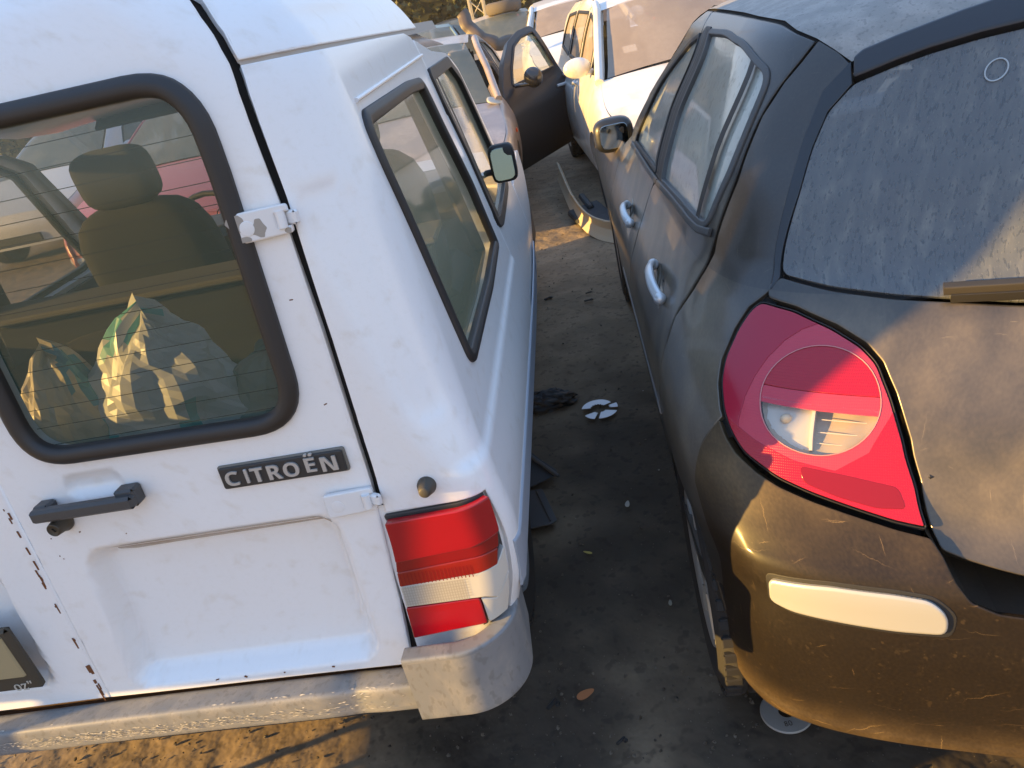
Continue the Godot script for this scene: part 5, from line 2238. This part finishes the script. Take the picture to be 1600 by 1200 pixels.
	var pm := [[-.02, .24], [.0, .52], [-.05, .66], [-.28, .78], [-.75, .90], [-.95, .96], [-1.35, 1.22], [-1.68, 1.395], [-1.85, 1.44], [-2.6, 1.49], [-3.5, 1.46], [-3.9, 1.38], [-4.15, 1.05], [-4.25, .70], [-4.22, .28]]
	var xs_mpv := [.15, .76, .30, .84, .55, .875, .75, .86, .90, .80, 1.0, .75, 1.25, .66, 1.5, .55, 1.7, .48]
	make_car(mpv, {"prof": pm, "xs": xs_mpv, "arches": [-.86, -3.45], "belt": .98, "mirror_z": -1.30, "paint": pale, "side_glass": M.dusty_glass, "mirror_mat": pale,
		"wins": [[-1.16, 1.0, -1.34, 1.11, -1.36, 1.0], [-1.44, 1.0, -1.44, 1.17, -1.72, 1.33, -2.02, 1.38, -2.10, 1.01], [-2.20, 1.01, -2.13, 1.385, -2.9, 1.385, -2.95, 1.03], [-3.05, 1.03, -3.0, 1.38, -3.55, 1.35, -3.75, 1.08]],
		"bands": [[.1, -1.05, "front_wing"], [-1.05, -2.15, "front_door"], [-2.15, -3.0, "rear_door"], [-3.0, -4.4, "rear_quarter"]],
		"skins": [[0, 2, "front_bumper", pale, 0.0], [2, 5, "bonnet", pale, 0.0], [5, 7, "windscreen", M.dusty_glass, .05], [7, 11, "roof", pale, 0.0], [11, 12, "rear_window", M.dusty_glass, .03], [12, 14, "tailgate", pale, 0.0]]})
	org = Vector3.ZERO
	for side: float in [1.0, -1.0]:
		mb = MB.new()
		tube(mb, [Vector3(side * .755, .955, -.94), Vector3(side * .665, 1.215, -1.35), Vector3(side * .595, 1.385, -1.68), Vector3(side * .575, 1.44, -1.87)], .034, 10)
		obj("windscreen_pillar", mb, pale, mpv)
	mb = MB.new()
	prism(mb, Transform3D(Basis.from_euler(Vector3(-.92, 0, 0)), Vector3(-.46, 1.115, -1.19)), rrect(.10, .07, .01), .004, .001)
	obj("windscreen_sticker", mb, mat(lin(.62, .62, .60), .7), mpv)
	# --- white van-like car behind
	var white2 := paint(lin(.66, .64, .60), .35, .5)
	var suv := thing("white_estate_car", "white high-roofed car far behind the open door with a tan dusty windscreen", "car", Vector3(.36, 0, -10.75))
	suv.rotation.y = .05
	var ps := [[-.02, .24], [.0, .56], [-.06, .74], [-.30, .88], [-.85, .98], [-1.05, 1.04], [-1.40, 1.22], [-1.75, 1.37], [-1.92, 1.42], [-2.8, 1.47], [-3.9, 1.44], [-4.2, 1.35], [-4.35, 1.0], [-4.40, .70], [-4.36, .28]]
	make_car(suv, {"prof": ps, "xs": xs_mpv, "arches": [-.86, -3.5], "belt": 1.02, "mirror_z": -1.34, "paint": white2, "side_glass": M.dusty_glass, "mirror_mat": white2,
		"wins": [[-1.35, 1.05, -1.75, 1.29, -2.05, 1.36, -2.12, 1.06], [-2.22, 1.06, -2.18, 1.37, -2.95, 1.37, -3.0, 1.08], [-3.1, 1.08, -3.1, 1.36, -3.8, 1.33, -4.0, 1.10]],
		"bands": [[.1, -1.15, "front_wing"], [-1.15, -2.17, "front_door"], [-2.17, -3.05, "rear_door"], [-3.05, -4.6, "rear_quarter"]],
		"skins": [[0, 2, "front_bumper", white2, 0.0], [2, 5, "bonnet", white2, 0.0], [5, 7, "windscreen", M.dusty_glass, .05], [7, 11, "roof", white2, 0.0], [11, 12, "rear_window", M.dusty_glass, .03], [12, 14, "tailgate", white2, 0.0]]})
	org = Vector3.ZERO
	for side: float in [1.0, -1.0]:
		mb = MB.new()
		tube(mb, [Vector3(side * .75, 1.03, -1.04), Vector3(side * .68, 1.215, -1.40), Vector3(side * .61, 1.36, -1.75), Vector3(side * .59, 1.42, -1.94)], .034, 10)
		obj("windscreen_pillar", mb, white2, suv)
	# --- plain cars further off: one built, the others copied and repainted
	var far := [
		[Vector3(-3.55, 0, -5.9), .04, lin(.42, .10, .085), "faded red car seen through the van's rear window", "red_car"],
		[Vector3(-.85, 0, -12.6), .05, lin(.50, .42, .32), "beige stripped car with a tyre on its roof behind the brown hatchback", "beige_car"],
		[Vector3(-2.45, 0, -15.2), .1, lin(.30, .42, .44), "small pale teal car, nearest of the far cars left of the pole", "teal_car"],
		[Vector3(-3.9, 0, -19.5), -.1, lin(.62, .62, .60), "white car in the far row at the left edge of the gap", "white_car"],
		[Vector3(-2.2, 0, -20.5), .2, lin(.05, .055, .06), "black car in the far row before the hedge", "black_car"],
		[Vector3(-6.4, 0, -8.2), .0, lin(.55, .55, .53), "white car beyond the red car on the left", "white_car"]]
	for f in far:
		var t := thing(f[4], f[3], "car", f[0], "")
		t.rotation.y = f[1]
		var p2 := paint(f[2], .4, .4)
		make_car(t, {"prof": prof, "xs": xs_car, "arches": [-.82, -3.38], "belt": .90, "mirror_z": -1.62, "paint": p2, "side_glass": shadeglass, "no_door": 0.0,
			"wins": [[-1.68, .95, -2.0, 1.18, -2.25, 1.29, -2.52, 1.33, -2.56, .97], [-2.66, .97, -2.64, 1.33, -3.05, 1.30, -3.30, 1.20, -3.36, 1.0]],
			"bands": [[.1, -1.36, "front_wing"], [-1.36, -2.60, "front_door"], [-2.60, -4.3, "rear_quarter"]],
			"skins": [[0, 2, "front_bumper", p2, 0.0], [2, 5, "bonnet", p2, 0.0], [5, 8, "windscreen", shadeglass, .03], [8, 10, "roof", p2, 0.0], [10, 12, "rear_window", shadeglass, .03], [12, 15, "tail", p2, 0.0]]})
	# --- tyre on that roof
	var ty := thing("loose_tyre", "worn grey tyre lying flat on the roof of the beige car", "tyre", Vector3(-.86, 1.42, -14.9))
	mb = MB.new()
	lathe(mb, Transform3D(Basis(), Vector3(-.86, 1.51, -14.9)), PackedVector2Array([Vector2(.19, -.085), Vector2(.26, -.10), Vector2(.31, -.07), Vector2(.32, 0), Vector2(.31, .07), Vector2(.26, .10), Vector2(.19, .085), Vector2(.17, 0), Vector2(.19, -.085)]), 32)
	obj("tyre", mb, mat(lin(.11, .095, .08), .9), ty)
	# --- bumper skin standing on end behind the brown hatchback
	var bs := thing("bumper_skin", "dark brown torn bumper skin propped up behind the brown hatchback's roof", "bumper", Vector3(-1.15, .8, -11.1))
	mb = MB.new()
	var pts := PackedVector3Array()
	var ups := PackedVector3Array()
	var cvb := Curve3D.new()
	for q in [Vector3(-1.20, 1.60, -11.2), Vector3(-1.14, 1.42, -11.1), Vector3(-1.0, 1.26, -11.0), Vector3(-.82, 1.15, -11.0), Vector3(-.60, 1.12, -11.1)]:
		cvb.add_point(q, Vector3(-.05, .06, 0), Vector3(.05, -.06, 0))
	var bpts := cvb.tessellate_even_length(4, .05)
	for p in bpts:
		pts.append(p)
		ups.append(Vector3(.1, .45, 1).normalized())
	sweep(mb, pts, ups, rp([-.085, -.03, -.03, .0, .03, .0, .085, -.04, .087, -.03, .03, .012, -.03, .012, -.087, -.02], .0, .03))
	obj("skin", mb, mat(lin(.10, .075, .055), .5), bs)
	# --- engine parts showing below it
	var en := thing("engine_block", "rusty bare engine and pipes between the brown hatchback and the pale car", "engine", Vector3(-.95, 0, -9.9))
	mb = MB.new()
	bx(mb, Vector3(-.95, .55, -9.95), Vector3(.60, .5, .45), .04)
	obj("block", mb, tri(mat(lin(.10, .085, .07), .7, .3), 4.0), en)
	for i in 7:
		mb = MB.new()
		var a := Vector3(-1.2 + rng.randf() * .5, .70 + rng.randf() * .25, -9.75)
		tube(mb, [a, a + Vector3(rng.randf_range(-.1, .1), .1, .1), a + Vector3(rng.randf_range(-.2, .2), .0, .2)], rng.randf_range(.02, .045), 10)
		obj("pipe", mb, mat(lin(.30, .24, .18), .5, .5), en)
	lattice_pole()
	hedge()
	# unseen board and trolley, added to keep sun off the van doors and soil
	var sg := thing("added_shade_board", "added unseen sheet metal board on a post that shades the van doors", "board", Vector3(-2.5, 0, -.60))
	mb = MB.new()
	# lower edge slanted so its shadow covers the doors and clears the bumper
	prism(mb, Transform3D(Basis(Vector3.FORWARD, Vector3.UP, Vector3.RIGHT), Vector3(-2.506, 0, 0)), rp([.345, 1.025, .345, 2.37, .76, 2.37, .76, .795], .004, .1), .012, .002)
	obj("board", mb, mat(lin(.35, .35, .34), .5, .5), sg)
	mb = MB.new()
	tube(mb, [Vector3(-2.53, 0, -.60), Vector3(-2.53, 2.3, -.60)], .025, 10)
	obj("post", mb, M.pole_steel, sg)
	var tr := thing("added_shade_trolley", "added unseen low trolley that shades the soil behind the van", "trolley", Vector3(-1.98, 0, -.68))  # out of view, added only to block low sun from the soil
	mb = MB.new()
	bx(mb, Vector3(-1.98, .46, -.69), Vector3(.42, .34, .62), .01)
	obj("bin", mb, M.plastic, tr)
	for q in [[-.18, -.28], [.18, -.28], [-.18, .28], [.18, .28]]:
		mb = MB.new()
		tube(mb, [Vector3(-1.98 + q[0], 0, -.69 + q[1]), Vector3(-1.98 + q[0], .3, -.69 + q[1])], .012, 8)
		obj("leg", mb, M.pole_steel, tr)
	# torn bumper lying in the lane
	var fr := thing("torn_bumper", "torn pale bumper fragment with dark inside lying in the lane by the hatchback's front", "bumper", Vector3(0.0, 0, -5.7))
	mb = MB.new()
	pts = PackedVector3Array()
	ups = PackedVector3Array()
	var way := [Vector3(-.205, .23, -6.85), Vector3(-.165, .18, -6.45), Vector3(-.115, .135, -6.0), Vector3(-.03, .10, -5.55), Vector3(.09, .085, -5.28), Vector3(.26, .085, -5.12), Vector3(.40, .085, -5.05)]
	var cv := Curve3D.new()
	for i in way.size():
		var tg: Vector3 = (way[mini(i + 1, way.size() - 1)] - way[maxi(0, i - 1)]) * .17
		cv.add_point(way[i], -tg, tg)
	var bp := cv.tessellate_even_length(4, .06)
	for p in bp:
		pts.append(p)
		ups.append(Vector3.UP)
	sweep(mb, pts, ups, rp([-.012, -.085, .03, -.06, .045, .0, .03, .05, .012, .07, .006, .06, .022, .0, .006, -.05], .006, .01))
	obj("outer_skin", mb, tri(mat(lin(.42, .36, .26), .6), 3.0), fr)
	mb = MB.new()
	for q in [[Vector3(.02, .05, -5.85), Vector3(.26, .05, .36), .3], [Vector3(.14, .07, -5.55), Vector3(.22, .03, .24), -.4], [Vector3(.0, .11, -6.05), Vector3(.05, .04, .30), .2]]:
		mb = MB.new()
		bx(mb, q[0], q[1], .012, Vector3(.12, q[2], .1))
		obj("inner_bracket", mb, M.skin_sheet, fr)

func lattice_pole() -> void:
	var c := Vector3(-1.42, 0, -16.2)
	var o := thing("lattice_pole", "yellowish steel lattice pole rising in front of the hedge", "pole", c)
	for k in 4:
		var mb := MB.new()
		var d := Vector3((k % 2) * .26 - .13, 0, (k / 2) * .26 - .13)
		bx(mb, c + d + Vector3(0, 3.5, 0), Vector3(.045, 7.0, .045), .004)
		obj("upright", mb, tri(mat(lin(.42, .37, .27), .6), 1.0), o)
	for k in 24:
		for f in 4:
			var mb := MB.new()
			var y := k * .29
			var s := 1.0 if k % 2 == 0 else -1.0
			var a := Vector3(-.13 * s, y, .13)
			var b := Vector3(.13 * s, y + .29, .13)
			var B := Basis(Vector3.UP, PI / 2 * f)
			tube(mb, [c + B * a, c + B * b], .012, 6)
			obj("brace", mb, M.pole_steel, o)

func hedge() -> void:
	var o := thing("flowering_hedge", "tall dark green hedge with pink flowers behind the far cars", "hedge", Vector3(-6, 0, -27))
	var leaf := MB.new()
	for k in 2:
		var B := Basis(Vector3.UP, k * PI * .5)
		var a := leaf.add(B * Vector3(-.5, 0, 0), Vector3.UP)
		leaf.add(B * Vector3(0, .12, .22), Vector3.UP)
		leaf.add(B * Vector3(.5, 0, 0), Vector3.UP)
		leaf.add(B * Vector3(0, .12, -.22), Vector3.UP)
		leaf.quad(a, a + 1, a + 2, a + 3)
	var nz := FastNoiseLite.new()
	nz.seed = 44
	nz.frequency = .5
	for kind in 2:
		var mm := MultiMesh.new()
		mm.transform_format = MultiMesh.TRANSFORM_3D
		mm.use_colors = true
		mm.mesh = leaf.mesh()
		var T := []
		var C := []
		var tries := 26000 if kind == 0 else 5200
		for i in tries:
			var p := Vector3(rng.randf_range(-22, 9), rng.randf_range(0, 5.6), rng.randf_range(-1.6, 1.1))
			var dens := nz.get_noise_3d(p.x, p.y, p.z * 2.0)
			if p.y > 4.6 + nz.get_noise_2d(p.x * .7, 3.0) * 1.6 or dens < -.18:
				continue
			if kind == 1 and (nz.get_noise_3d(p.x * .8 + 50, p.y * .8, 0) < .16 or p.z < .2):
				continue
			var s := rng.randf_range(.12, .26) * (1.0 if kind == 0 else .55)
			T.append(Transform3D(Basis.from_euler(Vector3(rng.randf() * TAU, rng.randf() * TAU, rng.randf() * TAU)).scaled(Vector3(s, s, s)), p))
			C.append(Color(.014, .024, .009).lerp(Color(.045, .055, .018), rng.randf()) if kind == 0 else Color(.42, .07, .18).lerp(Color(.55, .16, .30), rng.randf()))
		mm.instance_count = T.size()
		for i in T.size():
			mm.set_instance_transform(i, T[i])
			mm.set_instance_color(i, C[i])
		var mi := MultiMeshInstance3D.new()
		mi.name = "foliage" if kind == 0 else "flowers"
		mi.multimesh = mm
		var m := mat(Color.WHITE, .6)
		m.vertex_color_use_as_albedo = true
		m.cull_mode = BaseMaterial3D.CULL_DISABLED
		mi.material_override = m
		mi.position = Vector3(6, 0, 0)
		mi.set_meta("kind", "stuff")
		o.add_child(mi, true)
	var mb := MB.new()
	bx(mb, Vector3(-6.5, 2.0, -27.4), Vector3(31, 4.0, .5), .1)
	obj("stems", mb, mat(lin(.02, .025, .012), .9), o)

# ---------------------------------------------------------------- what lies on the ground
func litter() -> void:
	# the broken disc, four shards
	var dc := Vector3(-.085, .012, -2.90)
	var shards := [[190.0, 335.0, .030, "largest silver shard of the broken disc, its far half", Vector3(-.012, 0, -.010)], [340.0, 372.0, .034, "small wedge shard at the right of the broken disc", Vector3(.008, 0, -.006)],
		[22.0, 105.0, .018, "near right shard of the broken silver disc", Vector3(.006, 0, .012)], [112.0, 160.0, .022, "near left sliver of the broken silver disc", Vector3(-.004, 0, .014)]]
	for s in shards:
		var o := thing("disc_shard", s[3], "disc shard", dc + s[4], "shards of the broken disc")
		var poly := PackedVector2Array()
		var n := 18
		for i in n + 1:
			var a := deg_to_rad(lerpf(s[0], s[1], float(i) / n))
			poly.append(Vector2(cos(a), -sin(a)) * .068)
		for i in n + 1:
			var a := deg_to_rad(lerpf(s[1], s[0], float(i) / n))
			poly.append(Vector2(cos(a), -sin(a)) * (s[2] + .004 * sin(i * 2.1)))
		var mb := MB.new()
		prism(mb, Transform3D(Basis.from_euler(Vector3(-PI / 2 + .03, 0, .02)), dc + s[4]), rp_keep(poly), .0016, .0003)
		obj("plate", mb, mat(lin(.62, .62, .64), .35, .2), o)
	# pierced metal plate stamped with a number by the rear wheel
	var pc := Vector3(.270, .008, -1.30)
	var pl := thing("metal_washer_plate", "round grey metal plate with a centre hole lying beside the hatchback's tyre", "plate", pc)
	var mb := MB.new()
	lathe(mb, Transform3D(Basis.from_euler(Vector3(0, .4, 0)), pc), PackedVector2Array([Vector2(.018, 0), Vector2(.018, .005), Vector2(.020, .0062), Vector2(.058, .0062), Vector2(.060, .004), Vector2(.060, 0)]), 48)
	obj("disc", mb, tri(mat(lin(.36, .34, .31), .55, .3), 8.0), pl)
	var tm := TextMesh.new()
	tm.text = "80"
	var sf := SystemFont.new()
	sf.font_names = PackedStringArray(["Droid Sans Mono"])
	tm.font = sf
	tm.font_size = 20
	tm.pixel_size = .0009
	tm.depth = .0006
	var ti := MeshInstance3D.new()
	ti.name = "number"
	ti.mesh = tm
	ti.material_override = mat(lin(.07, .045, .03), .8)
	ti.transform = Transform3D(Basis.from_euler(Vector3(-PI / 2, .12, 0)), Vector3(-.004, .0066, .036))
	pl.add_child(ti, true)
	# dark plastic sheets under the van's flank
	var p1 := thing("undertray", "black plastic undertray sheet lying by the van's flank", "undertray", Vector3(-.40, .01, -2.5))
	mb = MB.new()
	prism(mb, Transform3D(Basis.from_euler(Vector3(-PI / 2 + .06, 0, 0)), Vector3(-.40, .035, -2.5)), rp([-.16, -.16, .0, -.15, .115, -.09, .13, -.06, .06, .03, -.02, .16, -.16, .18], .012, .03), .006, .002)
	obj("sheet", mb, M.skin_sheet, p1)
	mb = MB.new()
	bx(mb, Vector3(-.34, .052, -2.49), Vector3(.014, .014, .26), .004, Vector3(.06, .62, 0))
	obj("rib", mb, mat(lin(.05, .052, .055), .5), p1)
	var p2 := thing("plastic_strip", "dark grey plastic strip with a bolt hole pointing toward the camera beside the van", "panel", Vector3(-.37, .01, -2.23))
	mb = MB.new()
	panel(mb, func(p: Vector2) -> Vector3: return Vector3(-.36 + p.x, .03 + .004 * sin(p.x * 30.0), -2.22 - p.y), 1.0, rp([-.14, -.10, .06, -.10, .085, -.08, .03, .12, -.10, .13], .008, .02), [rp([.055, -.085, .065, -.085, .065, -.075, .055, -.075], .004, .004)], .03, 0.0, .004, .001)
	obj("sheet", mb, tri(mat(lin(.06, .06, .062), .6), 4.0), p2)
	mb = MB.new()
	bx(mb, Vector3(-.325, .036, -2.23), Vector3(.006, .006, .2), .002, Vector3(0, .27, 0))
	obj("fold", mb, M.black, p2)
	var p3 := thing("black_rag", "crumpled black rag or plastic beside the broken disc", "rag", Vector3(-.33, .0, -3.04))
	mb = MB.new()
	var nz := FastNoiseLite.new()
	nz.seed = 8
	nz.frequency = .2
	blob(mb, Vector3(-.33, .015, -3.04), Vector3(.13, .045, .07), nz, .5, 18, 28, .3)
	obj("cloth", mb, M.skin_sheet, p3)
	# small scraps: leaves, chips, bits of trim
	var scraps := [
		["dry_leaf", "small pale leaf alone in the dark lane nearer than the broken disc", Vector3(-.03, .006, -2.21), lin(.42, .40, .34), .018],
		["dry_leaf", "yellow leaf lying in the middle of the dark lane", Vector3(-.18, .006, -1.98), lin(.45, .36, .08), .016],
		["dry_leaf", "reddish-brown leaf scrap near the van's bumper corner", Vector3(-.21, .006, -1.42), lin(.32, .12, .04), .026],
		["dry_leaf", "tiny pale leaf by the hatchback's rear wheel", Vector3(.05, .006, -1.71), lin(.30, .28, .22), .012],
		["trim_scrap", "short black plastic scrap on the lane beyond the broken disc", Vector3(-.08, .008, -4.2), lin(.01, .01, .01), .05],
		["trim_scrap", "small black clip just behind the longer black scrap", Vector3(-.075, .008, -4.32), lin(.01, .01, .01), .035],
		["trim_scrap", "dark twig on the lit side of the lane near the van's front wheel", Vector3(-.32, .008, -4.35), lin(.02, .015, .01), .05],
		["trim_scrap", "dark oily scrap on the ground in front of the bumper cap", Vector3(-.30, .006, -1.40), lin(.012, .012, .012), .04],
		["trim_scrap", "thin dark scrap on the bare patch at the bottom of the picture", Vector3(-.13, .006, -1.27), lin(.012, .012, .012), .03],
		["trim_scrap", "dark pebble-like scrap on the pale dust at the picture's bottom edge", Vector3(-.04, .006, -1.14), lin(.015, .014, .013), .02]]
	for s in scraps:
		var o := thing(s[0], s[1], "leaf" if s[0] == "dry_leaf" else "scrap", s[2])
		mb = MB.new()
		var yaw := rng.randf() * PI
		if s[0] == "dry_leaf":
			var lf := []
			for i in 16:
				var a := TAU * i / 16.0
				lf.append(cos(a) * s[4])
				lf.append(sin(a) * s[4] * .42 * (1.0 - .3 * cos(a)))
			prism(mb, Transform3D(Basis.from_euler(Vector3(-PI / 2 + .25, yaw, 0)), s[2]), rp(lf, .002, .01), .0012, .0003)
		else:
			bx(mb, s[2], Vector3(s[4], .008, s[4] * .28), .003, Vector3(.05, yaw * .3, 0))
			bx(mb, s[2] + Vector3(s[4] * .4, .003, s[4] * .1), Vector3(s[4] * .35, .008, s[4] * .4), .003, Vector3(.05, yaw, 0))
		obj("leaf" if s[0] == "dry_leaf" else "plastic", mb, mat(s[3], .7), o)
	# grit and clods over the soil
	org = Vector3.ZERO
	var st := MB.new()
	var f := FastNoiseLite.new()
	f.frequency = .3
	blob(st, Vector3.ZERO, Vector3(1, .6, .9), f, .5, 5, 7, .4)
	var mm := MultiMesh.new()
	mm.transform_format = MultiMesh.TRANSFORM_3D
	mm.use_colors = true
	mm.mesh = st.mesh()
	var T := []
	var C := []
	for i in 5200:
		var z := -1.0 - pow(rng.randf(), 1.6) * 8.0
		var x := rng.randf_range(-2.0, 1.6) if i % 3 else rng.randf_range(-.5, .3)
		if i < 1500:
			z = rng.randf_range(-1.55, -.9)
			x = rng.randf_range(-2.1, 1.0)
		var s := .0010 + .0050 * pow(rng.randf(), 6.0)
		T.append(Transform3D(Basis.from_euler(Vector3(rng.randf() * .6, rng.randf() * TAU, rng.randf() * .6)).scaled(Vector3(s, s, s)), Vector3(x, .0005, z)))
		var k := rng.randf()
		C.append(Color(.05, .042, .034).lerp(Color(.17, .14, .105), k) if k < .985 else Color(.38, .36, .33))
	mm.instance_count = T.size()
	for i in T.size():
		mm.set_instance_transform(i, T[i])
		mm.set_instance_color(i, C[i])
	var mi := MultiMeshInstance3D.new()
	mi.name = "gravel"
	mi.multimesh = mm
	var m := mat(Color.WHITE, .9)
	m.vertex_color_use_as_albedo = true
	mi.material_override = m
	add_child(mi)
	mi.set_meta("kind", "stuff")
	tag(mi, "loose grit and small clods scattered over the soil", "gravel")
